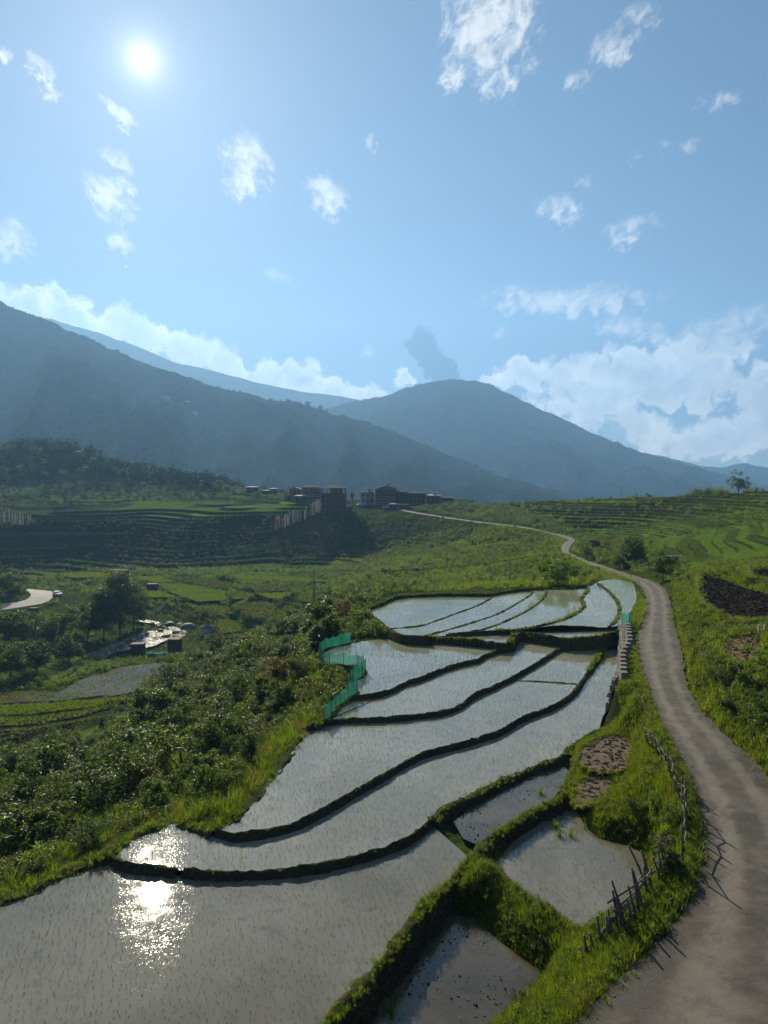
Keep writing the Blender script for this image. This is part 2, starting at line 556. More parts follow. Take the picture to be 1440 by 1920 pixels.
TRUSS = m_plain('pole_steel', (.10, .10, .10), (.17, .165, .16), 2, .6, .1, 8)
WIRE = m_plain('wire_black', (.03, .03, .03), (.06, .06, .06), 2, .5, 0, 8)
CLOTH_WHITE = m_leaf('prayer_cloth', [(.16, .16, .155), (.24, .235, .225), (.34, .33, .32)], .3, .05, .9, (.8, .8, .8))
CLOTH_RED = m_leaf('prayer_cloth_red', [(.18, .035, .03), (.22, .04, .035)], .4, .05, .9, (1.2, .9, .9))

# ------------------------------------------------------------------ layout: paddies, banks, road (photo pixel -> place in the valley)
def line(pts, z=None):
    return np.array([U(p[0], p[1], z if z is not None else p[2]) for p in pts])

LV = dict(P1=-2.6, P2=-2.36, P3=-2.10, P4=-1.85, P5=-1.60, U1=-1.15, U2=-1.10, U3=-1.02, U4=-.93, U5=-.83, U6=-.73, U7=-1.2, U8=-1.1, S1=-2.62, S2=-2.85, S3=-3.2)
O_PTS = [(-330, 1800, -2.52), (-120, 1726, -2.52), (0, 1684, -2.52), (60, 1664, -2.52), (140, 1627, -2.52), (200, 1600, -2.29), (240, 1570, -2.29), (300, 1548, -2.29), (345, 1542, -2.29), (405, 1553, -2.1), (440, 1530, -2.03), (500, 1465, -2.03), (540, 1412, -2.03), (572, 1368, -2.03), (608, 1352, -1.78), (626, 1335, -1.78), (642, 1318, -1.78), (660, 1304, -1.53), (671, 1297, -1.53), (662, 1290, -1.53), (656, 1282, -1.53), (666, 1273, -1.53), (682, 1266, -1.53), (684, 1257, -1.53), (672, 1248, -1.53), (640, 1246, -1.53), (612, 1246, -1.53), (602, 1238, -1.53), (600, 1224, -1.53), (622, 1213, -1.53), (650, 1207, -1.53), (690, 1198, -1.53), (750, 1192, -1.3), (805, 1193, -1.05)]
LINES = {
    'O': line(O_PTS),
    'B12': line([(205, 1600), (240, 1618), (325, 1627), (345, 1629), (420, 1634), (520, 1630), (610, 1617), (700, 1595), (770, 1567), (810, 1535), (845, 1510), (885, 1492), (935, 1465), (1000, 1437), (1050, 1420), (1080, 1392), (1120, 1371), (1150, 1366)], -2.29),
    'B23': line([(405, 1553), (440, 1562), (500, 1555), (550, 1542), (600, 1518), (650, 1490), (720, 1450), (785, 1414), (835, 1399), (885, 1386), (938, 1368), (975, 1346), (1004, 1334), (1040, 1320), (1075, 1296), (1103, 1257), (1122, 1229), (1136, 1200)], -2.03),
    'B34': line([(578, 1362), (602, 1352), (654, 1347), (716, 1345), (772, 1340), (824, 1333), (862, 1321), (890, 1300), (919, 1288), (952, 1272), (966, 1265), (1004, 1243), (1037, 1222), (1060, 1208), (1072, 1199)], -1.78),
    'B3x': line([(960, 1275), (1023, 1278), (1082, 1282)], -2.05),
    'B45': line([(664, 1304), (702, 1300), (735, 1291), (758, 1279), (796, 1267), (824, 1255), (862, 1243), (895, 1236), (909, 1227), (938, 1217), (955, 1209)], -1.53),
    'T': line([(805, 1193), (850, 1196), (900, 1201), (948, 1205), (958, 1196), (972, 1185), (1000, 1188), (1035, 1193), (1070, 1196), (1110, 1194), (1150, 1186)], -1.0),
    'UO': line([(805, 1193), (757, 1190), (735, 1181), (722, 1172), (712, 1163), (688, 1142), (715, 1130), (745, 1118), (800, 1114), (860, 1113), (918, 1113), (950, 1108), (985, 1104), (1023, 1103), (1060, 1103), (1098, 1099), (1122, 1091), (1155, 1087), (1188, 1095), (1195, 1122), (1182, 1150), (1176, 1168), (1150, 1186)], -.78),
    'BU12': line([(730, 1178), (787, 1173), (824, 1161), (862, 1147), (900, 1133), (935, 1112)], -1.04),
    'BU23': line([(796, 1192), (843, 1179), (890, 1165), (938, 1148), (975, 1127), (999, 1111), (988, 1105)], -.95),
    'BU34': line([(838, 1189), (890, 1182), (919, 1175), (952, 1162), (985, 1146), (1013, 1127), (1025, 1111), (1022, 1103)], -.86),
    'BU45': line([(930, 1181), (971, 1179), (1013, 1172), (1051, 1162), (1084, 1146), (1096, 1134), (1091, 1120), (1103, 1106), (1098, 1099)], -.75),
    'BU56': line([(1141, 1175), (1155, 1162), (1162, 1144), (1157, 1125), (1141, 1107), (1122, 1093)], -.66),
    'BUL': line([(843, 1187), (890, 1184), (930, 1182), (971, 1180), (1013, 1176), (1051, 1173), (1100, 1175), (1146, 1177), (1172, 1170)], -.82),
    'G1': line([(1085, 1425), (1065, 1465), (1045, 1497), (1000, 1517), (955, 1545), (915, 1572), (890, 1602), (850, 1642), (810, 1682), (775, 1722), (745, 1762), (720, 1795), (694, 1820), (655, 1868), (622, 1905), (560, 1990)], -2.25),
    'W': line([(1143, 1204), (1158, 1213), (1158, 1258), (1147, 1312), (1130, 1343), (1122, 1374)], -2.3),
}
L = LINES
LS = {k: catmull(v, 5) for k, v in L.items()}
def sub(name, i, j):
    """the smoothed line from its point i to its point j, in that order"""
    P = LS[name]
    return P[5 * i:5 * j + 1] if i <= j else P[5 * j:5 * i + 1][::-1]
PADDY = {
    'P1': [sub('O', 0, 5), sub('B12', 0, 9), sub('G1', 6, 15), line([(300, 2150), (-330, 2150)], -2.6)],
    'P2': [sub('O', 5, 9), sub('B23', 0, 17), sub('W', 0, 5), sub('B12', 16, 0)],
    'P3': [sub('O', 9, 13), sub('B34', 0, 14), line([(1100, 1196), (1125, 1195)], -2.10), sub('B23', 17, 0)],
    'P4': [sub('O', 14, 17), sub('B45', 0, 10), line([(965, 1203), (985, 1201), (1050, 1201), (1066, 1197)], -1.85), sub('B34', 14, 1)],
    'P5': [sub('O', 18, 32), line([(800, 1192), (860, 1199), (920, 1204), (950, 1206)], -1.60), sub('B45', 10, 0)],
    'U1': [sub('UO', 2, 11), sub('BU12', 5, 0)],
    'U2': [sub('BU12', 0, 5), sub('UO', 11, 12), sub('BU23', 6, 0), sub('UO', 0, 2)],
    'U3': [sub('BU23', 0, 6), sub('UO', 12, 13), sub('BU34', 7, 0)],
    'U4': [sub('BU34', 1, 7), sub('UO', 13, 15), sub('BU45', 8, 0)],
    'U5': [sub('BU45', 0, 8), sub('UO', 15, 16), sub('BU56', 5, 0), sub('BUL', 7, 2)],
    'U6': [sub('BU56', 0, 5), sub('UO', 16, 21), sub('BUL', 8, 7)],
    'U7': [sub('BU34', 0, 1), sub('BUL', 1, 2), line([(968, 1182)], -1.0), sub('T', 4, 0)],
    'U8': [sub('BUL', 3, 8), sub('T', 10, 5)],
    'S1': [line([(850, 1540), (885, 1513), (935, 1487), (1000, 1453), (1058, 1437), (1070, 1450), (1050, 1487), (1022, 1508), (970, 1537), (915, 1567), (895, 1584), (868, 1572)], -2.62)],
    'S2': [line([(930, 1618), (958, 1582), (1000, 1550), (1040, 1522), (1082, 1520), (1098, 1552), (1122, 1572), (1170, 1584), (1206, 1598), (1210, 1650), (1204, 1684), (1162, 1716), (1105, 1750), (1068, 1728), (1008, 1688), (958, 1650)], -2.85)],
    'S3': [line([(822, 1714), (795, 1736), (770, 1783), (735, 1830), (690, 1885), (655, 1930), (590, 2010), (840, 2010), (920, 1925), (948, 1893), (1003, 1853), (1018, 1825), (992, 1806), (932, 1761), (887, 1720)], -3.2)],
}
PADDY = {k: np.vstack(v)[:, :2] for k, v in PADDY.items()}

ROAD_L = [(1000, 2020, 0), (1080, 1925, 0), (1150, 1850, 0), (1225, 1775, 0), (1292, 1692, 0), (1316, 1622, 0), (1318, 1560, 0), (1302, 1480, 0), (1275, 1420, 0), (1242, 1360, 0), (1217, 1300, 0), (1199, 1240, 0), (1192, 1200, 0), (1205, 1170, 0), (1212, 1140, -.1),
          (1208, 1112, -.3), (1192, 1093, -.7), (1150, 1076, -1.5), (1110, 1062, -2.1), (1074, 1046, -2.8), (1053, 1032, -3.2), (1056, 1019, -3.3), (1066, 1012.5, -3.2), (1050, 1006, -2.9), (1022, 999, -2.4), (985, 991, -1.5), (930, 984, -1.9), (880, 978, -2.2), (820, 969, -1.45), (760, 959, .1), (735, 950, 1.3)]
ROAD_R = [(2100, 2020, 0), (1900, 1925, 0), (1760, 1800, .05), (1640, 1690, .1), (1560, 1600, .1), (1500, 1530, .1), (1450, 1468, .1), (1400, 1412, .1), (1352, 1372, .1), (1314, 1332, .1), (1292, 1290, .1), (1282, 1240, .1), (1275, 1203, .1), (1263, 1165, .1), (1258, 1135, 0),
          (1250, 1107, -.2), (1226, 1091, -.6), (1182, 1077.5, -1.4), (1132, 1061, -2.0), (1092, 1047.5, -2.7), (1068, 1034, -3.1), (1073, 1021, -3.2), (1078, 1012, -3.1), (1062, 1004.5, -2.8), (1030, 997.5, -2.3), (990, 989, -1.4), (934, 982, -1.8), (884, 976, -2.1), (824, 967, -1.35), (766, 957, .2), (742, 949, 1.35)]
RL = catmull(line(ROAD_L), 14)
RR = catmull(line(ROAD_R), 14)
ROADPOLY = np.vstack([RL, RR[::-1]])
ROADMID = (RL + RR) / 2
LROAD_A = np.array([D(p[0], p[1], p[2]) for p in [(-120, 1166, 205), (-40, 1156, 208), (30, 1146, 214), (75, 1133, 222), (104, 1120, 233), (100, 1110, 245), (70, 1106, 255), (50, 1104.5, 262), (40, 1108, 268)]])
LROAD_B = np.array([D(p[0], p[1], p[2]) for p in [(-120, 1146, 214), (-40, 1137, 218), (15, 1131, 221), (45, 1126, 226), (57, 1118, 232), (56, 1112, 240), (50, 1107.5, 252), (40, 1104, 260), (20, 1103, 268)]])
LRA = catmull(LROAD_A, 6); LRB = catmull(LROAD_B, 6)
LROADPOLY = np.vstack([LRA, LRB[::-1]])
LROADMID = (LRA + LRB) / 2

# fields: outline in photo pixels, level, kind
FIELDS = [
    ('wet', [(90, 1310), (150, 1275), (230, 1250), (305, 1242), (335, 1250), (300, 1275), (240, 1300), (170, 1311)], -24.0, 'wet muddy field below the river huts'),
    ('wet', [(-60, 1296), (60, 1296), (150, 1300), (195, 1303), (120, 1313), (0, 1319), (-60, 1321)], -23.4, 'long grey flooded strip at the picture edge below the muddy field'),
    ('green', [(-60, 1327), (40, 1323), (130, 1317), (200, 1311), (235, 1309), (180, 1325), (60, 1339), (-60, 1343)], -22.9, 'narrow green terrace strip beneath the grey flooded strip'),
    ('soil', [(-60, 1352), (60, 1347), (170, 1331), (220, 1323), (150, 1344), (60, 1359), (-60, 1366)], -22.3, 'upper of two dark soil strips above the scrub'),
    ('soil', [(-60, 1375), (60, 1367), (150, 1352), (180, 1345), (110, 1379), (40, 1393), (-60, 1396)], -21.7, 'lower of two dark soil strips above the scrub'),
    ('green', [(295, 1095), (360, 1098), (415, 1109), (425, 1125), (370, 1128), (320, 1111)], -23.0, 'bright green terrace field behind the river'),
    ('brown', [(305, 1083), (330, 1079), (440, 1093), (430, 1102), (400, 1101), (340, 1090)], -22.4, 'long brown strip field under the shaded slope'),
    ('brown', [(440, 1132), (500, 1126), (530, 1148), (505, 1160), (465, 1156)], -21.2, 'brown square field beside the power pole'),
    ('brown', [(455, 1092), (540, 1096), (560, 1107), (480, 1110)], -20.4, 'brown field uphill of the square field'),
    ('soil', [(438, 1107), (474, 1112), (478, 1122), (436, 1124)], -21.8, 'small dark field between two brown fields'),
    ('brown', [(408, 1160), (440, 1164), (452, 1184), (412, 1188)], -24.2, 'brown field beside the whitewashed shrine'),
    ('green', [(248, 1104), (295, 1108), (330, 1119), (268, 1121)], -23.6, 'small green field by the valley hut'),
    ('brown', [(560, 1110), (605, 1113), (640, 1128), (600, 1134), (566, 1126)], -17.8, 'brown field on the slope just behind the power pole'),
    ('green', [(480, 1113), (552, 1112), (560, 1124), (505, 1122)], -20.2, 'green strip field between two brown fields behind the power pole'),
    ('green', [(250, 1082), (300, 1080), (330, 1091), (292, 1092)], -22.8, 'green strip above the valley hut'),
    ('brown', [(345, 1131), (400, 1132), (432, 1140), (425, 1152), (372, 1146)], -24.0, 'brown field left of the square field'),
    ('green', [(110, 1076), (170, 1073), (235, 1077), (200, 1083), (130, 1083)], -22.6, 'long yellow-green field above the riverside grove'),
    ('green', [(425, 1078), (560, 1082), (640, 1092), (560, 1090), (450, 1086)], -20.6, 'long green strip under the foot of the village slope'),
    ('soil', [(1312, 1080), (1350, 1084), (1420, 1108), (1470, 1122), (1470, 1162), (1410, 1165), (1362, 1157), (1320, 1132), (1309, 1105)], 1.6, 'dark freshly ploughed field above the road bend'),
    ('soil', [(1405, 1067), (1480, 1074), (1480, 1092), (1410, 1082)], 2.5, 'thin dark ploughed strip above the larger ploughed field'),
    ('dry', [(1364, 1196), (1422, 1194), (1434, 1230), (1388, 1245), (1354, 1221)], 2.3, 'brown cut-straw patch on the roadside bank'),
    ('clod', [(1088, 1406), (1118, 1386), (1150, 1378), (1182, 1388), (1187, 1412), (1167, 1446), (1120, 1447), (1083, 1431)], -1.95, 'upper dry clod-covered plot beside the road bank'),
    ('clod', [(1098, 1456), (1145, 1453), (1152, 1476), (1121, 1502), (1080, 1512), (1080, 1476)], -2.2, 'lower dry clod-covered plot above the square paddy'),
]
FIELD_XY = [line(f[1], f[2])[:, :2] for f in FIELDS]

# ------------------------------------------------------------------ ground heights
CTRL = []
def cp(*a): CTRL.append(np.array(a, float))
def cz(px, py, z): CTRL.append(U(px, py, z))
def cd(px, py, d): CTRL.append(D(px, py, d))
for nm in ('O', 'UO', 'T', 'G1', 'B12'):
    for p in resample(LS[nm], 5.0): cp(p[0], p[1], p[2] - .12)
for k, P in PADDY.items():
    c = P.mean(0); cp(c[0], c[1], LV[k] - .15)
for P in (RL, RR):
    for p in resample(P, 7.0): cp(p[0], p[1], p[2] - .03)
for P in (LRA, LRB):
    for p in resample(P, 12.0): cp(*p)
for f, xy in zip(FIELDS, FIELD_XY):
    for p in xy[::2]: cp(p[0], p[1], f[2] - .05)
for p in PADDY['S2'][::2]: cp(p[0], p[1], -2.75)
for p in PADDY['S3'][::2]: cp(p[0], p[1], -3.1)
for a in [(900, 1608, -2.5), (938, 1632, -2.7), (968, 1662, -2.72), (1015, 1698, -2.75), (1070, 1735, -2.75), (1030, 1790, -2.8), (1060, 1800, -2.1), (1120, 1770, -.8), (1085, 1812, -1.2), (1050, 1850, -1.6), (985, 1900, -2.1), (1000, 1960, -1.4),
          (1190, 1705, -.9), (1245, 1640, -.45), (1262, 1575, -.7), (1210, 1560, -1.8), (1250, 1500, -.5), (1200, 1490, -1.2), (1140, 1530, -2.4), (1225, 1430, -.4), (1180, 1455, -1.3), (1195, 1380, -.5), (1160, 1360, -1.2), (1185, 1320, -.15), (1175, 1290, -.1),
          (1150, 1560, -3.0), (1165, 1365, -1.4), (1120, 1545, -2.7)]: cz(*a)
# left of the paddies the slope falls to the river
for a in [(-40, 16, -6.5), (-60, 40, -14), (-100, 90, -21), (-70, 8, -15), (-120, 60, -21), (-160, 120, -25), (-30, 0, -3.5), (-60, -30, -6), (30, 8, 2.0), (45, 30, 5.5), (30, -15, 3), (0, -15, 1), (-20, -25, 0), (60, 60, 7), (0, 5, .2)]: cp(*a)
for a in [(0, 1600, -6.5), (100, 1560, -6.2), (0, 1500, -12), (150, 1500, -8), (250, 1520, -4.5), (330, 1480, -6), (400, 1500, -3.4), (450, 1420, -5), (300, 1420, -10), (150, 1420, -16), (500, 1380, -5), (560, 1330, -3.6), (420, 1340, -10), (300, 1340, -15), (540, 1270, -6.5), (450, 1270, -12),
          (350, 1290, -19), (600, 1180, -8), (540, 1200, -11), (590, 1160, -16), (660, 1130, -8), (500, 1190, -17), (430, 1230, -21), (640, 1165, -5), (720, 1100, -6)]: cz(*a)
for a in [(300, 1190, -28), (270, 1172, -28), (345, 1184, -28), (235, 1205, -28), (258, 1226, -27), (327, 1217, -26.5), (200, 1215, -28), (150, 1230, -27.5), (388, 1190, -26), (60, 1240, -25.5), (0, 1240, -24), (60, 1180, -23), (150, 1170, -26), (400, 1140, -24.5), (600, 1100, -19.5), (480, 1075, -21.5), (380, 1075, -22.2), (300, 1072, -22.6), (200, 1080, -23), (110, 1078, -22.8), (10, 1085, -20), (-60, 1080, -14), (-200, 1100, -14), (-200, 1250, -22)]: cz(*a)
for a in [(200, 968, 348), (200, 1055, 312), (380, 966, 348), (380, 1056, 310), (480, 962, 350), (500, 1050, 306), (60, 972, 346), (60, 1060, 312), (-80, 972, 346), (-80, 1060, 312), (590, 955, 356), (560, 995, 338), (540, 1040, 312), (640, 962, 354), (640, 1036, 316), (720, 958, 352), (720, 1030, 310), (800, 965, 338), (800, 1015, 296), (860, 968, 330), (880, 1010, 272),
          (700, 1070, 222), (780, 1070, 200), (800, 1096, 148), (900, 1090, 140), (900, 1050, 190), (960, 1080, 140), (980, 1040, 190), (1020, 1085, 125), (960, 1015, 225), (1000, 1010, 215), (1060, 1080, 120), (1090, 1075, 130)]: cd(*a)
for a in [(130, 955, 395), (300, 950, 400), (450, 948, 405), (590, 942, 395), (700, 946, 385), (820, 940, 385), (100, 940, 440), (300, 925, 480), (450, 918, 500), (600, 925, 480), (0, 945, 430), (100, 830, 610), (0, 838, 610), (-200, 835, 620), (180, 848, 600), (250, 872, 580), (330, 892, 560), (400, 905, 540), (480, 915, 520), (150, 900, 520), (0, 905, 520), (250, 915, 505), (-200, 920, 500),
          (900, 944, 372), (1000, 939, 342), (1137, 934, 318), (1250, 931, 298), (1330, 928, 282), (1385, 930, 262), (1440, 918, 242), (1550, 900, 235), (1700, 880, 230), (1700, 980, 130), (1440, 1000, 142), (1440, 1060, 96), (1560, 1060, 90), (1300, 1000, 195), (1200, 1000, 215), (1150, 1038, 163), (1180, 1055, 142), (1250, 1060, 122), (1330, 1060, 108), (1100, 1000, 225), (1000, 975, 268), (920, 965, 298), (1100, 965, 270), (1250, 965, 240), (1380, 965, 200), (1080, 985, 240), (1020, 985, 245)]: cd(*a)
for a in [(1440, 1300, 1.6), (1440, 1350, 1.3), (1340, 1300, .9), (1330, 1250, 1.6), (1440, 1230, 2.6), (1310, 1200, 1.5), (1300, 1150, 1.3), (1300, 1110, 1.0), (1440, 1180, 2.3), (1275, 1090, .2), (1520, 1350, 2.5), (1600, 1450, 2.0), (1700, 1600, 2.0), (1600, 1250, 4.0)]: cz(*a)
for a in [(-300, 700, -20), (300, 700, -40), (0, 700, -50), (600, 500, 20), (-600, 500, 10), (300, 400, 0), (120, 420, -5), (0, 520, -20), (400, 200, 20), (-400, 200, -10), (-300, 0, -15), (300, 0, 15), (0, -300, 10), (-300, -300, 0), (300, -300, 20)]: cp(*a)
CTRL = np.array(CTRL)
_keep = []
for i, p in enumerate(CTRL):                      # drop near-duplicates
    if all((p[0] - CTRL[j][0]) ** 2 + (p[1] - CTRL[j][1]) ** 2 > 0.35 for j in _keep): _keep.append(i)
CTRL = CTRL[_keep]
_c2 = 2.0
def _phi(x, y):
    return np.sqrt((x[:, None] - CTRL[None, :, 0]) ** 2 + (y[:, None] - CTRL[None, :, 1]) ** 2 + _c2)
_A = -_phi(CTRL[:, 0], CTRL[:, 1]) - np.eye(len(CTRL)) * 0.02
_Pm = np.stack([np.ones(len(CTRL)), CTRL[:, 0] / 100, CTRL[:, 1] / 100], 1)
_M = np.block([[_A, _Pm], [_Pm.T, np.zeros((3, 3))]])
_W = np.linalg.solve(_M, np.concatenate([CTRL[:, 2], np.zeros(3)]))

def base_height(x, y):
    out = np.empty(len(x))
    for i in range(0, len(x), 40000):
        xs, ys = x[i:i + 40000], y[i:i + 40000]
        out[i:i + 40000] = -_phi(xs, ys) @ _W[:-3] + _W[-3] + _W[-2] * xs / 100 + _W[-1] * ys / 100
    return out

# terraced hillsides: outline in photo pixels (of the un-terraced ground), step height
TERR = [([(860, 925), (1460, 900), (1800, 880), (1800, 1075), (1440, 1058), (1330, 1058), (1230, 1045), (1160, 1022), (1090, 1003), (1000, 975), (900, 958)], .95, 60, .45),
        ([(1150, 1024), (1110, 995), (1250, 975), (1500, 945), (1700, 945), (1700, 1070), (1440, 1062), (1330, 1060), (1230, 1048)], .5, 50, .5),
        ([(-200, 900), (600, 900), (600, 958), (500, 1000), (560, 1052), (720, 1060), (860, 1050), (760, 1090), (420, 1085), (-200, 1085)], 1.6, 45, .9),
        ([(560, 1000), (740, 1010), (900, 1010), (860, 1060), (640, 1075), (540, 1060)], 1.4, 40, .9),
        ([(-200, 1068), (620, 1072), (680, 1120), (560, 1160), (430, 1210), (330, 1160), (250, 1120), (-200, 1110)], .8, 40, .8),
        ([(-200, 1290), (200, 1290), (330, 1250), (340, 1240), (200, 1390), (-200, 1410)], .7, 30, .5)]

def ground(x, y, extra=None):
    """height of the ground sheet"""
    x = np.asarray(x, float); y = np.asarray(y, float)
    z = base_height(x, y)
    r = np.hypot(x, y)
    far = sstep(r, 640, 1100)
    z = z * (1 - far) + (-70) * far
    z = np.clip(z, -75, 75)
    px, py = project(np.stack([x, y, z], -1))
    zb = z.copy()
    lump = fbm(x / 9, y / 9, 3, 3) * .5 + fbm(x / 2.2, y / 2.2, 2, 9) * .12
    rough = np.clip((r - 25) / 60, 0.15, 1.0)
    z = z + lump * rough * .55 + fbm(x / 45, y / 45, 3, 5) * 1.5 * sstep(r, 200, 420)
    front = y > 20
    for poly, st, wl, wa in TERR:
        k = front & inside(px, py, poly)
        if not k.any(): continue
        q = zb[k] / st + fbm(x[k] / wl, y[k] / wl, 2, 21) * wa
        fr = q - np.floor(q)
        stren = sstep(fbm(x[k] / 30, y[k] / 30, 2, 51), -.95, -.3)
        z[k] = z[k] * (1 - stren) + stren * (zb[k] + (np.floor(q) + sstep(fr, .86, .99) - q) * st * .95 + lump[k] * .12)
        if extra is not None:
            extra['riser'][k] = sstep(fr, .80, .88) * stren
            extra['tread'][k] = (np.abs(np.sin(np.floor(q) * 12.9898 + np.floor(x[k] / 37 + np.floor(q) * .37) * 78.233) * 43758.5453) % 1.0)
    # paddies and fields press the ground flat
    for P, lv, deep in [(q, f[2], .12) for q, f in zip(FIELD_XY, FIELDS)] + [(PADDY[k], LV[k], .25) for k in PADDY]:
        mrg = 3.0
        k = (x > P[:, 0].min() - mrg) & (x < P[:, 0].max() + mrg) & (y > P[:, 1].min() - mrg) & (y < P[:, 1].max() + mrg)
        if not k.any(): continue
        d = dist_line(x[k], y[k], P, True)
        ins = inside(x[k], y[k], P)
        d = np.where(ins, 0, d)
        b = 1 - sstep(d, .05, .9 if deep > .2 else 2.0)
        z[k] = z[k] * (1 - b) + (lv - deep) * b
    for poly, mid, drop in ((ROADPOLY, ROADMID, .10), (LROADPOLY, LROADMID, .12)):
        k = (x > poly[:, 0].min() - 4) & (x < poly[:, 0].max() + 4) & (y > poly[:, 1].min() - 4) & (y < poly[:, 1].max() + 4)
        if not k.any(): continue
        ins = inside(x[k], y[k], poly)
        d, zz = dist_line(x[k], y[k], mid, False, 2)
        de = np.where(ins, 0, dist_line(x[k], y[k], poly, True))
        b = 1 - sstep(de, .0, 1.6)
        t_ = z[k] * (1 - b) + (zz - drop) * b
        z[k] = np.where(b > 0, t_, z[k])
    return z

def on_flat(x, y, mrg=0.0):
    """True over water, fields and roads"""
    k = np.zeros(len(x), bool)
    for P in list(PADDY.values()) + FIELD_XY + [ROADPOLY, LROADPOLY]:
        q = (x > P[:, 0].min() - mrg) & (x < P[:, 0].max() + mrg) & (y > P[:, 1].min() - mrg) & (y < P[:, 1].max() + mrg)
        if not q.any(): continue
        s_ = inside(x[q], y[q], P)
        if mrg > 0: s_ |= dist_line(x[q], y[q], P, True) < mrg
        k[q] |= s_
    return k

# ------------------------------------------------------------------ ground sheet
GRID = {}
def gheight(x, y):
    """height of the finished ground mesh, read from its grid"""
    x = np.asarray(x, float); y = np.asarray(y, float)
    a = np.arctan2(x, y); r = np.clip(np.hypot(x, y), 1.01, 5190)
    ga, gr, z = GRID['a'], GRID['r'], GRID['z']
    i = np.clip(np.searchsorted(gr, r) - 1, 0, len(gr) - 2)
    j = np.clip(np.searchsorted(ga, a) - 1, 0, len(ga) - 2)
    fr = (r - gr[i]) / (gr[i + 1] - gr[i]); fa = np.clip((a - ga[j]) / (ga[j + 1] - ga[j]), 0, 1)
    return (z[i, j] * (1 - fa) + z[i, j + 1] * fa) * (1 - fr) + (z[i + 1, j] * (1 - fa) + z[i + 1, j + 1] * fa) * fr
def griser(x, y):
    a = np.arctan2(x, y); r = np.clip(np.hypot(x, y), 1.01, 5190)
    i = np.clip(np.searchsorted(GRID['r'], r) - 1, 0, len(GRID['r']) - 2); j = np.clip(np.searchsorted(GRID['a'], a) - 1, 0, len(GRID['a']) - 2)
    return GRID['riser'][i, j]
def gsteep(x, y, e=.7):
    return np.hypot(gheight(x + e, y) - gheight(x - e, y), gheight(x, y + e) - gheight(x, y - e)) / (2 * e)

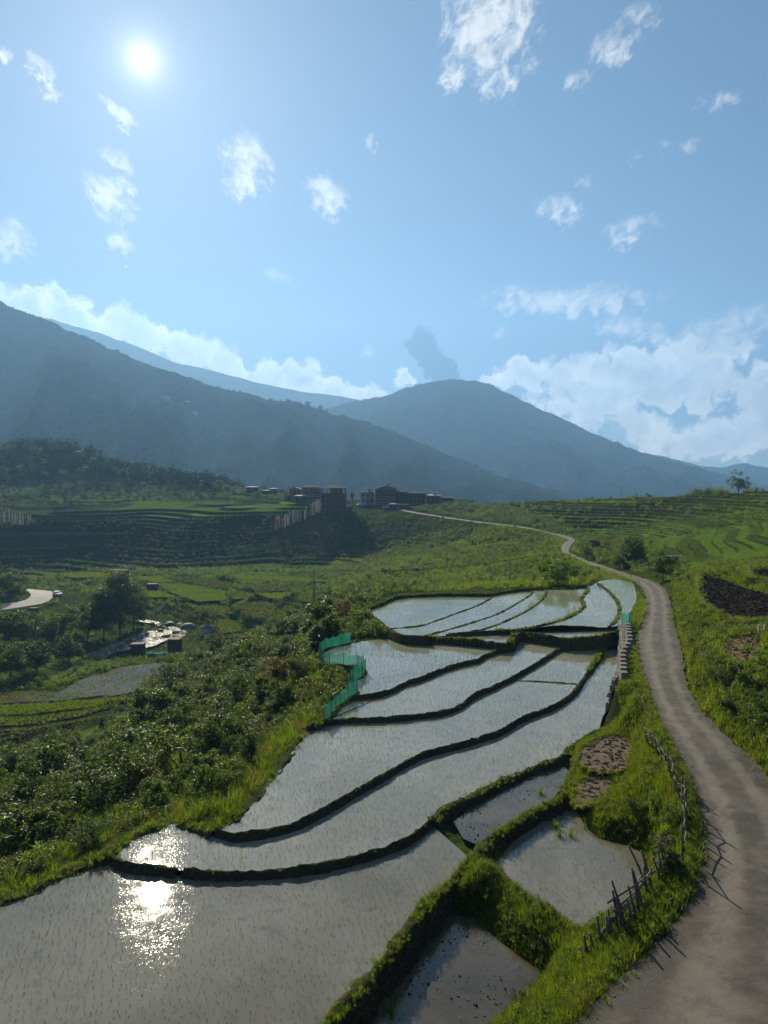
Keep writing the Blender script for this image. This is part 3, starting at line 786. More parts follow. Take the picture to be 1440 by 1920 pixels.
def build_ground():
    a = np.concatenate([np.linspace(-180, -48, 34)[:-1], np.linspace(-48, -33, 40)[:-1], np.linspace(-33, 33, 640), np.linspace(33, 48, 40)[1:], np.linspace(48, 180, 34)[1:-1]])
    a = np.radians(a)
    r = np.concatenate([[1.0], np.geomspace(3, 14, 20)[:-1], np.geomspace(14, 110, 400)[:-1], np.linspace(110, 420, 400)[:-1], np.geomspace(420, 700, 70)[:-1], np.geomspace(700, 5200, 24)])
    A, Rr = np.meshgrid(a, r)
    X = (np.sin(A) * Rr).ravel(); Y = (np.cos(A) * Rr).ravel()
    EX = dict(riser=np.zeros(len(X)), tread=np.full(len(X), .5))
    Z = ground(X, Y, EX)
    GRID['riser'] = EX['riser'].reshape(len(r), len(a))
    na, nr = len(a), len(r)
    i = np.arange(nr - 1)[:, None] * na
    j = np.arange(na)[None, :]
    jn = (j + 1) % na
    F = np.stack([i + j, i + jn, i + na + jn, i + na + j], -1).reshape(-1, 4)
    GRID.update(a=a, r=r, z=Z.reshape(nr, na))
    me = mesh_np('ground', np.stack([X, Y, Z], 1), F[:, ::-1], True)
    px, py = project(np.stack([X, Y, Z], -1))
    lush = np.zeros(len(X))
    k = (Y > 20)
    lush += k * inside(px, py, [(90, 966), (300, 955), (450, 949), (600, 936), (600, 956), (450, 966), (300, 973), (90, 982)]) * 1.0
    lush += k * inside(px, py, [(-80, 880), (200, 880), (420, 905), (600, 912), (600, 945), (300, 958), (-80, 968)]) * .15
    lush += k * inside(px, py, [(1000, 1010), (1150, 985), (1300, 960), (1440, 930), (1700, 930), (1700, 1400), (1440, 1400), (1300, 1320), (1260, 1090)]) * .6
    lush += k * inside(px, py, [(850, 1640), (1090, 1400), (1200, 1330), (1330, 1400), (1330, 1700), (1100, 1950), (900, 1950), (1000, 1830)]) * .4
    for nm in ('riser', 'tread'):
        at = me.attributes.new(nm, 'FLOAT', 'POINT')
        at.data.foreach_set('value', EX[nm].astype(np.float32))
    at = me.attributes.new('lush', 'FLOAT', 'POINT')
    at.data.foreach_set('value', lush.astype(np.float32))
    m_, t, b, out = material('ground_cover')
    co = worldco(t)
    lu = t.node('ShaderNodeAttribute', attribute_name='lush').outputs['Fac']
    n1 = t.noise(co, .035, 6, .6)
    n2 = t.noise(co, .35, 6, .65)
    n3 = t.noise(co, 3.0, 5, .6)
    c = t.mix(t.step(n2, .35, .65), (.026, .043, .011), (.055, .085, .018))
    c = t.mix(t.step(n1, .45, .70, 0.0, .8), c, (.045, .056, .015))
    c = t.mix(t.m('MULTIPLY', t.step(n3, .5, .75), .5), c, (.06, .048, .03))
    c = t.mix(t.m('MULTIPLY', lu, t.step(n2, .2, .6, .5, 1.0)), c, (.13, .225, .018))
    tread = t.node('ShaderNodeAttribute', attribute_name='tread').outputs['Fac']
    c = t.mix(t.step(tread, .55, .75, 0.0, .85), c, (.085, .145, .016))
    c = t.mix(t.step(tread, .40, .22, 0.0, .6), c, (.036, .034, .016))
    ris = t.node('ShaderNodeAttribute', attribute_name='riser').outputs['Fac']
    c = t.mix(t.m('MULTIPLY', ris, .92), c, (.016, .019, .009))  # terrace risers coloured near-black, shade put into the albedo
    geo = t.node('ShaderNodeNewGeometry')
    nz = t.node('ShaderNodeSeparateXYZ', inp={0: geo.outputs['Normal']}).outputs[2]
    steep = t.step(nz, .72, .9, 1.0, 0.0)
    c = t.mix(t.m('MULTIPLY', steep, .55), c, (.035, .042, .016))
    t.set(b.inputs['Base Color'], c)
    b.inputs['Roughness'].default_value = .95
    b.inputs['Specular IOR Level'].default_value = 0.0
    h = t.m('ADD', t.noise(co, 1.2, 6, .7), t.m('MULTIPLY', n3, .5))
    t.set(b.inputs['Normal'], bump(t, h, .7, .5))
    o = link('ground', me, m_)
    tag(o, 'rough green valley ground falling from the terraces to the river', None, None, 'structure')
    return o
GROUND = build_ground()

# ------------------------------------------------------------------ roads
def ribbon(name, A, B, n, mat, crown=0.05, skirt=.35):
    V, F = [], []
    m_ = n + 1
    for a, b in zip(A, B):
        for k in range(m_):
            t = k / n
            p = a + (b - a) * t
            V.append((p[0], p[1], p[2] + crown * math.sin(math.pi * t)))
        # skirts
    for i in range(len(A) - 1):
        for k in range(n): F.append((i * m_ + k, i * m_ + k + 1, (i + 1) * m_ + k + 1, (i + 1) * m_ + k))
    b0 = len(V)
    for a, b in zip(A, B):
        V.append((a[0], a[1], a[2] - skirt)); V.append((b[0], b[1], b[2] - skirt))
    for i in range(len(A) - 1):
        F.append((b0 + 2 * i, i * m_, (i + 1) * m_, b0 + 2 * i + 2))
        F.append((i * m_ + n, b0 + 2 * i + 1, b0 + 2 * i + 3, (i + 1) * m_ + n))
    me = bpy.data.meshes.new(name)
    me.from_pydata([tuple(map(float, v)) for v in V], [], F)
    me.update()
    ac = [k / n for _ in A for k in range(m_)] + [0.0, 1.0] * len(A)
    at = me.attributes.new('across', 'FLOAT', 'POINT')
    at.data.foreach_set('value', ac)
    return link(name, me, mat)

def m_road():
    m_, t, b, out = material('worn_asphalt')
    co = worldco(t)
    n1 = t.noise(co, .22, 7, .7, .8)
    n2 = t.noise(co, 1.1, 6, .7, .4)
    n3 = t.noise(co, 18, 3, .6)
    ac = t.node('ShaderNodeAttribute', attribute_name='across').outputs['Fac']
    acw = t.m('MULTIPLY_ADD', t.m('SUBTRACT', n1, .5), .22, ac)
    off = t.m('ABSOLUTE', t.m('SUBTRACT', t.m('ABSOLUTE', t.m('SUBTRACT', acw, .5)), .22))
    track = t.step(off, .03, .13, 1.0, 0.0)
    edge = t.step(t.m('ABSOLUTE', t.m('SUBTRACT', acw, .5)), .36, .50)
    vor = t.node('ShaderNodeTexVoronoi', feature='DISTANCE_TO_EDGE', inp={'Vector': t.vm('ADD', co, t.comb(n2, n2, n2)), 'Scale': 1.3})
    crack = t.m('MULTIPLY', t.step(vor.outputs['Distance'], .0, .03, 1.0, 0.0), t.step(n1, .46, .58))
    c = t.mix(t.step(n2, .3, .7), (.062, .055, .046), (.125, .110, .090))
    c = t.mix(t.step(n1, .44, .60, 0.0, .75), c, (.034, .029, .024))                    # damp and oily patches
    c = t.mix(t.m('MULTIPLY', t.step(n2, .6, .78), .7), c, (.165, .13, .09))   # dust
    c = t.mix(t.m('MULTIPLY', t.step(n3, .55, .8), .35), c, (.19, .17, .15))
    c = t.mix(t.m('MULTIPLY', track, t.step(n2, .3, .6, .3, .6)), c, (.19, .168, .135))
    c = t.mix(t.m('MULTIPLY', edge, t.step(n2, .25, .6, .35, .95)), c, (.075, .06, .04))
    c = t.mix(t.m('MULTIPLY', crack, .06), c, (.03, .026, .022))
    t.set(b.inputs['Base Color'], c)
    t.set(b.inputs['Roughness'], t.step(n1, .5, .62, .85, .6))
    b.inputs['Specular IOR Level'].default_value = .3
    t.set(b.inputs['Normal'], bump(t, t.m('SUBTRACT', t.m('ADD', t.m('MULTIPLY', n3, .25), n2), t.m('MULTIPLY', crack, .2)), .6, .05))
    return m_
ROADM = m_road()
def frayed(P, s):
    """a road edge that is eaten away in places"""
    Q = P.copy()
    Q[:, 0] += s * (.16 * vnoise(P[:, 1] * 1.1, P[:, 0] * 1.1, 71) + .10 * vnoise(P[:, 1] * 3.1, P[:, 0] * 3.1, 72))
    return Q + [0, 0, .02]
o = ribbon('road', frayed(RL, 1), frayed(RR, -1), 10, ROADM)
tag(o, 'narrow worn asphalt lane winding from the foreground to the village', None, None, 'structure')
o = ribbon('road', LRA + [0, 0, .06], LRB + [0, 0, .06], 4, m_plain('pale_road', (.30, .28, .25), (.38, .36, .33), .3, .9, .2, 4, obj=False), skirt=.6)
tag(o, 'pale concrete road bend on the far side of the river', None, None, 'structure')

# ------------------------------------------------------------------ scattering (copies of small meshes over many points)
_SG = {}
def scatter_group(key, objs):
    c = bpy.data.collections.new('source_' + key)
    for o in objs:
        c.objects.link(o)
    g = bpy.data.node_groups.new('scatter_' + key, 'GeometryNodeTree')
    g.interface.new_socket('Geometry', in_out='INPUT', socket_type='NodeSocketGeometry')
    g.interface.new_socket('Geometry', in_out='OUTPUT', socket_type='NodeSocketGeometry')
    n, l = g.nodes, g.links
    gi = n.new('NodeGroupInput'); go = n.new('NodeGroupOutput')
    ci = n.new('GeometryNodeCollectionInfo')
    ci.inputs['Collection'].default_value = c
    ci.inputs['Separate Children'].default_value = True
    ci.inputs['Reset Children'].default_value = True
    ip = n.new('GeometryNodeInstanceOnPoints')
    ip.inputs['Pick Instance'].default_value = True
    def attr(nm, typ):
        a = n.new('GeometryNodeInputNamedAttribute')
        a.data_type = typ
        a.inputs['Name'].default_value = nm
        return a.outputs['Attribute']
    er = n.new('FunctionNodeEulerToRotation')
    l.new(attr('turn', 'FLOAT_VECTOR'), er.inputs[0])
    l.new(gi.outputs[0], ip.inputs['Points'])
    l.new(ci.outputs[0], ip.inputs['Instance'])
    l.new(attr('pick', 'INT'), ip.inputs['Instance Index'])
    l.new(er.outputs[0], ip.inputs['Rotation'])
    l.new(attr('size', 'FLOAT_VECTOR'), ip.inputs['Scale'])
    l.new(ip.outputs[0], go.inputs[0])
    _SG[key] = (g, len(objs))

def scatter(name, key, P, size, parent=None, tilt=.15, stretch=.25, align=None):
    P = np.asarray(P, np.float32)
    g, k = _SG[key]
    n = len(P)
    me = bpy.data.meshes.new(name)
    me.vertices.add(n)
    me.vertices.foreach_set('co', P.ravel())
    rot = np.stack([rng.normal(0, tilt, n), rng.normal(0, tilt, n), rng.uniform(0, 6.283, n)], 1).astype(np.float32)
    s_ = np.broadcast_to(np.asarray(size, float), (n,))[:, None] * np.stack([np.ones(n), np.ones(n), rng.uniform(1 - stretch, 1 + stretch, n)], 1)
    a = me.attributes.new('turn', 'FLOAT_VECTOR', 'POINT'); a.data.foreach_set('vector', rot.ravel())
    a = me.attributes.new('size', 'FLOAT_VECTOR', 'POINT'); a.data.foreach_set('vector', s_.astype(np.float32).ravel())
    a = me.attributes.new('pick', 'INT', 'POINT'); a.data.foreach_set('value', rng.integers(0, k, n).astype(np.int32))
    o = link(name, me, None, parent)
    md = o.modifiers.new('scatter', 'NODES')
    md.node_group = g
    o['kind'] = 'stuff'
    return o

def blades(n, h, w, spread, lean, seed, seg=2):
    """a tuft of n bent grass blades"""
    r = np.random.default_rng(seed)
    V, F = [], []
    for i in range(n):
        a = r.uniform(0, 6.283); d = abs(r.normal(0, spread))
        bx, by = math.cos(a) * d, math.sin(a) * d
        b = a + r.normal(0, .8)
        hh = h * r.uniform(.55, 1.1); ww = w * r.uniform(.7, 1.2); ll = lean * r.uniform(.3, 1.3) * hh
        px, py = -math.sin(b) * ww, math.cos(b) * ww
        o = len(V)
        for k in range(seg + 1):
            t = k / seg
            cx, cy, cz_ = bx + math.cos(b) * ll * t * t, by + math.sin(b) * ll * t * t, hh * (t - .25 * lean * t * t)
            q = 1 - t
            if k == seg: V.append((cx, cy, cz_))
            else:
                V.append((cx - px * (q * .6 + .4), cy - py * (q * .6 + .4), cz_)); V.append((cx + px * (q * .6 + .4), cy + py * (q * .6 + .4), cz_))
        for k in range(seg - 1): F.append((o + 2 * k, o + 2 * k + 1, o + 2 * k + 3, o + 2 * k + 2))
        F.append((o + 2 * seg - 2, o + 2 * seg - 1, o + 2 * seg))
    return V, F

def proto(name, V, F, mat):
    me = bpy.data.meshes.new(name)
    me.from_pydata(V, [], F)
    me.update()
    me.materials.append(mat)
    return bpy.data.objects.new(name, me)

scatter_group('grass', [proto('grass_tuft', *blades(22, .34, .010, .09, .55, 10 + i), GRASS if i < 3 else GRASS_DRY) for i in range(4)])
scatter_group('tallgrass', [proto('tall_grass', *blades(30, .9, .014, .16, .7, 30 + i), GRASS if i < 2 else GRASS_DRY) for i in range(3)])

def leaves(n, rad, leaf, clumps, seed, flat=.8, hollow=.55, clr=.30, up=.5):
    """a cloud of leaf-sized faces gathered in clumps inside an ellipsoid: vertices, quads"""
    r = np.random.default_rng(seed)
    d = r.normal(size=(clumps, 3)); d /= np.linalg.norm(d, axis=1)[:, None]
    rr = hollow + (1 - hollow) * r.random(clumps) ** .7
    C = d * rr[:, None] * np.array(rad) * (1 + .22 * r.normal(size=(clumps, 1)))
    C[:, 2] = np.where(C[:, 2] < -.55 * rad[2], -.55 * rad[2] * r.random(clumps), C[:, 2])
    cs = r.uniform(.6, 1.3, clumps)
    w = cs ** 2; w /= w.sum()
    idx = r.choice(clumps, n, p=w)
    q = r.normal(size=(n, 3)); q /= np.linalg.norm(q, axis=1)[:, None]
    q *= (r.random((n, 1)) ** .45)
    P = C[idx] + q * (clr * cs[idx])[:, None] * np.mean(rad) * np.array([1, 1, flat])
    nrm = r.normal(size=(n, 3)) + np.array([0, 0, up * 2]) + q * .8
    nrm /= np.linalg.norm(nrm, axis=1)[:, None]
    tv = np.cross(nrm, r.normal(size=(n, 3))); tv /= np.linalg.norm(tv, axis=1)[:, None]
    bv = np.cross(nrm, tv)
    s_ = (leaf * r.uniform(.6, 1.35, n))[:, None]
    V = np.stack([P - tv * s_, P - bv * s_ * .48 + tv * s_ * .1, P + tv * s_ * 1.05 - nrm * s_ * .25, P + bv * s_ * .48 + tv * s_ * .1], 1).reshape(-1, 3)
    F = np.arange(4 * n).reshape(-1, 4)
    return V, F

# ------------------------------------------------------------------ rice paddies
def m_water(name, mud1, mud2, rough=.07, ripple=.10):
    m_, t, b, out = material(name)
    co = worldco(t)
    n1 = t.noise(co, .16, 5, .6, .5)
    n2 = t.noise(co, 1.4, 5, .65, .3)
    c = t.mix(t.step(n1, .35, .65), mud1, mud2)
    c = t.mix(t.m('MULTIPLY', t.step(n2, .5, .7), .5), c, tuple(q * .6 for q in mud1))
    t.set(b.inputs['Base Color'], c)
    t.set(b.inputs['Roughness'], t.step(n2, .35, .7, rough * .6, rough * 1.8))
    b.inputs['IOR'].default_value = 1.5
    b.inputs['Specular IOR Level'].default_value = .5
    peak = t.step(t.noise(co, 11, 2, .55), .56, .74)
    rip = t.m('ADD', t.m('MULTIPLY', t.noise(co, 20, 2, .5), .35), t.m('ADD', t.m('MULTIPLY', t.noise(co, 5.0, 2, .5), .5), t.m('MULTIPLY', peak, 1.7)))
    t.set(b.inputs['Normal'], bump(t, rip, ripple, .03))
    return m_
WATER = m_water('paddy_water', (.14, .125, .095), (.19, .175, .14), .028, .035)
WATER_SHEEN = m_water('paddy_water_sheen', (.20, .19, .16), (.275, .262, .225), .028, .035)  # paler base colour, painting in the brighter sky reflection on these paddies
WATER_GREEN = m_water('paddy_water_green', (.15, .15, .07), (.20, .19, .10), .10)
WATER_MUD = m_water('paddy_water_mud', (.055, .047, .032), (.11, .09, .06), .05, .15)

def poly_mesh(name, xy, z=0.0):
    me = bpy.data.meshes.new(name)
    me.from_pydata([(float(p[0]), float(p[1]), z) for p in xy], [], [tuple(range(len(xy)))])
    me.update()
    if me.polygons[0].normal.z < 0: me.flip_normals()
    return me

def seedling_mesh(name, xy, z, sp, h, w, ang, at, skip=.06, nb=3):
    lo, hi = xy.min(0) - 1, xy.max(0) + 1
    c = (lo + hi) / 2; half = np.linalg.norm(hi - lo) / 2
    g = np.arange(-half, half, sp)
    gx, gy = np.meshgrid(g, g * 1.0)
    gx = gx.ravel() + .07 * rng.normal(size=gx.size) + .35 * vnoise(gx.ravel() / 9, gy.ravel() / 9, 4)
    gy = gy.ravel() + .08 * rng.normal(size=gy.size) + .35 * vnoise(gx / 11, gy.ravel() / 11, 6)
    x = c[0] + gx * math.cos(ang) - gy * math.sin(ang)
    y = c[1] + gx * math.sin(ang) + gy * math.cos(ang)
    k = inside(x, y, xy) & (rng.random(len(x)) > skip)
    x, y = x[k], y[k]
    k = dist_line(x, y, xy, True) > .35
    x, y = x[k], y[k]
    px, py = project(np.stack([x + at[0], y + at[1], np.full(len(x), z + at[2])], -1))
    k = (py < 2000) & (px > -120)
    x, y = x[k], y[k]
    n = len(x)
    V = np.empty((n, nb, 3, 3))
    hs = h * (1 + .35 * vnoise(x / 6, y / 6, 12)) 
    for b in range(nb):
        a = rng.uniform(0, 6.283, n)
        hh = hs * rng.uniform(.6, 1.2, n); ln = hh * rng.uniform(.1, .7, n)
        dx, dy = np.cos(a), np.sin(a)
        V[:, b, 0] = np.stack([x - dy * w, y + dx * w, np.full(n, z - .02)], 1)
        V[:, b, 1] = np.stack([x + dy * w, y - dx * w, np.full(n, z - .02)], 1)
        V[:, b, 2] = np.stack([x + dx * ln, y + dy * ln, z + hh], 1)
    return mesh_np(name, V.reshape(-1, 3), np.arange(n * nb * 3).reshape(-1, 3))

PADDY_LABEL = {
    'P1': 'largest flooded paddy in the foreground with the sun glinting on it',
    'P2': 'flooded paddy just behind the foreground paddy, curving round to the stone wall',
    'P3': 'third flooded paddy from the front, split by a thin cross bund',
    'P4': 'fourth flooded paddy from the front, starting beside the lower end of the green net',
    'P5': 'broad flooded paddy enclosed by the green net fence',
    'U1': 'far flooded paddy at the outer end of the upper group, beside the small stakes',
    'U2': 'second far paddy in from the outer edge of the upper group',
    'U3': 'thin far paddy in the middle of the upper group',
    'U4': 'wide far paddy right of the thin one in the upper group',
    'U5': 'far paddy narrowing to a curve, second from the road in the upper group',
    'U6': 'greenish scummy far paddy directly beside the road bend',
    'U7': 'small sliver of water on the bank edge below the upper group',
    'U8': 'long thin water strip above the dark terrace bank, below the upper group',
    'S1': 'dull muddy little paddy between the curved bund and the green bank',
    'S2': 'square grey paddy beside the rustic stick fence',
    'S3': 'lowest muddy paddy with floating weed at the bottom edge of the photo',
}
def build_paddies():
    for k, xy in PADDY.items():
        z = LV[k]
        root = empty('rice_paddy', (float(xy[:, 0].mean()), float(xy[:, 1].mean()), z))
        tag(root, PADDY_LABEL[k], 'rice paddy', 'flooded rice paddies on the terraces')
        off = np.array([root.location.x, root.location.y])
        mat = WATER_GREEN if k == 'U6' else WATER_MUD if k in ('S1', 'S3') else WATER if k in ('P1', 'S2') else WATER_SHEEN
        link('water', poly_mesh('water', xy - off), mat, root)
        d = xy[:, 1].mean()
        if k in ('S3',): sp, h, w = .6, .12, .012
        elif k == 'S1': sp, h, w = .4, .14, .010
        elif d < 32: sp, h, w = .25, .16, .0065
        elif d < 55: sp, h, w = .24, .16, .007
        else: sp, h, w = .27, .17, .009
        me = seedling_mesh('seedlings', xy - off, 0.0, sp, h, w, .3, (off[0], off[1], z), .06, 4)
        so = link('seedlings', me, SEEDLING, root)
        so['kind'] = 'stuff'
build_paddies()

# ------------------------------------------------------------------ bunds: low earth banks between the paddies
def m_earth():
    m_, t, b, out = material('bund_earth')
    co = worldco(t)
    n1 = t.noise(co, 1.2, 6, .65)
    n2 = t.noise(co, 9, 5, .65)
    geo = t.node('ShaderNodeNewGeometry')
    nz = t.node('ShaderNodeSeparateXYZ', inp={0: geo.outputs['Normal']}).outputs[2]
    c = t.mix(t.step(n2, .35, .65), (.035, .027, .019), (.075, .058, .040))
    g = t.m('MULTIPLY', t.step(nz, .45, .9), t.step(n1, .30, .55))
    c = t.mix(t.m('MULTIPLY', g, .75), c, (.055, .085, .02))
    t.set(b.inputs['Base Color'], c)
    b.inputs['Roughness'].default_value = .95
    b.inputs['Specular IOR Level'].default_value = 0.0
    t.set(b.inputs['Normal'], bump(t, t.m('ADD', n2, n1), .8, .12))
    return m_
EARTH = m_earth()

def bund(label, P, far, near, w=.20, step=.35, grass=7.0, gsize=(.45, .9), lump=.06, slope=.45, face=0, front=0):
    """earth bank along P (crest); far / near: ground level left / right of the walking direction (scalars or arrays at P's points)"""
    n0 = len(P)
    Q = np.column_stack([P, np.broadcast_to(far, (n0,)), np.broadcast_to(near, (n0,))])
    Q = resample(Q, step)
    c0 = Q[len(Q) // 2, :3].copy()
    t = np.gradient(Q[:, :2], axis=0); t /= np.linalg.norm(t, axis=1)[:, None]
    nrm = np.stack([-t[:, 1], t[:, 0]], 1)
    rows = []
    n = len(Q)
    z = Q[:, 2] + lump * .8 * vnoise(Q[:, 0] * 1.3, Q[:, 1] * 1.3, 3) + lump * .5 * vnoise(Q[:, 0] * 4.1, Q[:, 1] * 4.1, 13)
    ww = w * (1 + .45 * vnoise(Q[:, 0] * .7, Q[:, 1] * .7, 5) + .35 * vnoise(Q[:, 0] * 2.3, Q[:, 1] * 2.3, 6))
    hf = z - Q[:, 3]; hn = z - Q[:, 4]
    prof = [(ww + hf * slope + .10, Q[:, 3] - .12), (ww + hf * slope * .55, z - hf * .55), (ww, z - .04), (ww * .25, z + .02), (-ww * .35, z + .02), (-ww, z - .05), (-(ww + hn * slope * .55), z - hn * .55), (-(ww + hn * slope + .10), Q[:, 4] - .12)]
    for o_, zz in prof:
        j = rng.normal(0, lump * .6, (n, 3))
        rows.append(np.stack([Q[:, 0] + nrm[:, 0] * o_, Q[:, 1] + nrm[:, 1] * o_, zz], 1) + j)
    V = np.stack(rows, 1)
    m_ = len(prof)
    i = np.arange(n - 1)[:, None] * m_; k = np.arange(m_ - 1)[None]
    F = np.stack([i + k, i + m_ + k, i + m_ + k + 1, i + k + 1], -1).reshape(-1, 4)
    o = link('paddy_bund', mesh_np('paddy_bund', V.reshape(-1, 3) - c0, F[:, ::-1], True), EARTH, None, c0)
    tag(o, label, 'earth bund', 'bunds between the paddies')
    if grass:
        Ls = step * n
        cnt = int(Ls * grass)
        ii = rng.integers(0, n, cnt)
        k = rng.uniform(-1.0, 1.25, cnt)
        off = k * ww[ii]
        keep = vnoise(Q[ii, 0] * .5, Q[ii, 1] * .5, 31) > -.45
        px_ = Q[ii, 0] + nrm[ii, 0] * off + rng.normal(0, .1, cnt)
        py_ = Q[ii, 1] + nrm[ii, 1] * off + rng.normal(0, .1, cnt)
        pz_ = z[ii] - .03
        Pts = np.stack([px_, py_, pz_], 1)[keep] - c0
        if face:                                   # grass hanging down the taller side
            cnt = int(Ls * face)
            ii = rng.integers(0, n, cnt); k = rng.random(cnt) ** 1.4
            off = ww[ii] + hf[ii] * slope * k
            Pts = np.vstack([Pts, np.stack([Q[ii, 0] + nrm[ii, 0] * off, Q[ii, 1] + nrm[ii, 1] * off, z[ii] - hf[ii] * k - .03], 1) - c0])
        if front:                                  # and down the side towards the lower paddy
            cnt = int(Ls * front)
            ii = rng.integers(0, n, cnt); k = rng.random(cnt) ** 1.3
            off = -(ww[ii] + hn[ii] * slope * k)
            Pts = np.vstack([Pts, np.stack([Q[ii, 0] + nrm[ii, 0] * off, Q[ii, 1] + nrm[ii, 1] * off, z[ii] - hn[ii] * k - .03], 1) - c0])
        scatter('grass', 'grass', Pts, rng.uniform(gsize[0], gsize[1], len(Pts)), o)
    return o

def build_bunds():
    P = LS
    bund('grassy outer bund along the foreground and second paddies above the scrub slope', P['O'][:46], np.linspace(-3.0, -2.8, 46), np.linspace(-2.6, -2.4, 46), .30, .3, 16, (.5, 1.0), .08)
    bund('grassy outer bund beside the third paddy up to the green net', P['O'][45:70], -2.8, -2.14, .26, .35, 14, (.5, 1.0), .07)
    bund('winding bund carrying the green net fence', P['O'][69:151], -2.1, -1.7, .18, .35, 8, (.5, .9), .05)
    bund('thin bund along the back of the net-fenced paddy', P['O'][150:], -1.5, -1.65, .12, .4, 6, (.3, .6))
    g0 = P['B12'][:12]; g1 = P['B12'][15:46]
    bund('short dark bund stub left of the water gap in the foreground', g0, LV['P2'], LV['P1'], .09, .20, 3, (.15, .4), .055, .3)
    bund('dark curved bund between the foreground paddy and the second paddy', g1, LV['P2'], LV['P1'], .075, .20, 3, (.15, .35), .055, .26)
    bund('bund between the second paddy and the small muddy paddy, climbing to the dry plot', P['B12'][45:], LV['P2'], LV['S1'], .16, .25, 12, (.3, .65), .07, .35)
    bund('long dark bund between the second and third paddies', P['B23'][:76], LV['P3'], LV['P2'], .075, .25, 4, (.18, .4), .05, .26)
    bund('bright grassy end of the long bund near the stone wall', P['B23'][75:], LV['P3'], LV['P2'], .18, .3, 16, (.4, .8), .06, .35)
    bund('winding bund between the third and fourth paddies', P['B34'], LV['P4'], LV['P3'], .08, .3, 5, (.2, .45), .05, .26)
    bund('thin straight cross bund inside the third paddy', P['B3x'], LV['P3'], LV['P3'], .06, .35, 3, (.2, .4), .03)
    bund('bund between the fourth paddy and the net-fenced paddy', P['B45'], LV['P5'], LV['P4'], .08, .3, 5, (.2, .45), .05, .26)
    bund('tall dark terrace bank between the upper and lower paddy groups', P['T'], -1.25, np.interp(np.arange(len(P['T'])), [0, 18, 24, 50], [-1.65, -1.65, -1.95, -2.0]), .16, .4, 16, (.4, .9), .11, .3, 0, 16)
    bund('outer bund round the far upper paddies', P['UO'], -1.3, -1.2, .12, .5, 6, (.35, .6), .05, .3)
    bund('first thin curved bund from the outer end of the upper paddies', P['BU12'], LV['U1'], LV['U2'], .09, .5, 4, (.3, .55), .04, .3)
    bund('second thin curved bund from the outer end of the upper paddies', P['BU23'], LV['U2'], LV['U3'], .10, .5, 5, (.3, .6), .04, .3)
    bund('third curved bund of the upper paddies, bounding the wide paddy', P['BU34'], LV['U3'], LV['U4'], .11, .5, 6, (.35, .65), .04, .3)
    bund('thick grassy bund with an S bend among the upper paddies', P['BU45'], LV['U4'], LV['U5'], .18, .5, 10, (.45, .85), .05, .35)
    bund('hooked grassy bund beside the greenish paddy at the road bend', P['BU56'], LV['U5'], LV['U6'], .16, .5, 10, (.45, .85), .05, .35)
    bund('low bund along the front of the upper paddies', P['BUL'], -.95, -1.2, .12, .5, 6, (.35, .6), .05, .3)
    bund('broad bright grass bank running down from the dry plot past the square paddy', P['G1'], np.interp(np.arange(len(P['G1'])), [0, 25, 35, 75], [-2.7, -2.8, -3.1, -3.2]), -2.62, .18, .22, 40, (.3, .65), .07, .24, 14)
build_bunds()

# ------------------------------------------------------------------ fields
def m_soil():
    m_, t, b, out = material('ploughed_soil')
    co = worldco(t)
    n1 = t.noise(co, 2.5, 6, .7)
    c = t.mix(t.step(n1, .35, .7), (.022, .018, .015), (.055, .045, .036))
    t.set(b.inputs['Base Color'], c)
    b.inputs['Specular IOR Level'].default_value = 0.0
    b.inputs['Roughness'].default_value = .95
    t.set(b.inputs['Normal'], bump(t, n1, 1.0, .3))
    return m_
FM = {'soil': m_soil(), 'wet': m_water('field_wet', (.06, .05, .03), (.105, .088, .055), .06, .10),
      'green': m_plain('field_green', (.06, .10, .016), (.095, .135, .022), .25, .95, .5, 2, 0, False),
      'brown': m_plain('field_brown', (.030, .036, .012), (.056, .052, .022), .25, .95, .5, 2, 0, False),
      'dry': m_plain('field_straw', (.13, .095, .055), (.20, .15, .085), 1.0, .95, .9, 5, 0, False),
      'clod': m_plain('field_clod', (.11, .088, .06), (.19, .155, .11), 1.6, .95, .9, 6, 0, False)}
FM['wet'].node_tree.nodes['Principled BSDF'].inputs['IOR'].default_value = 1.1
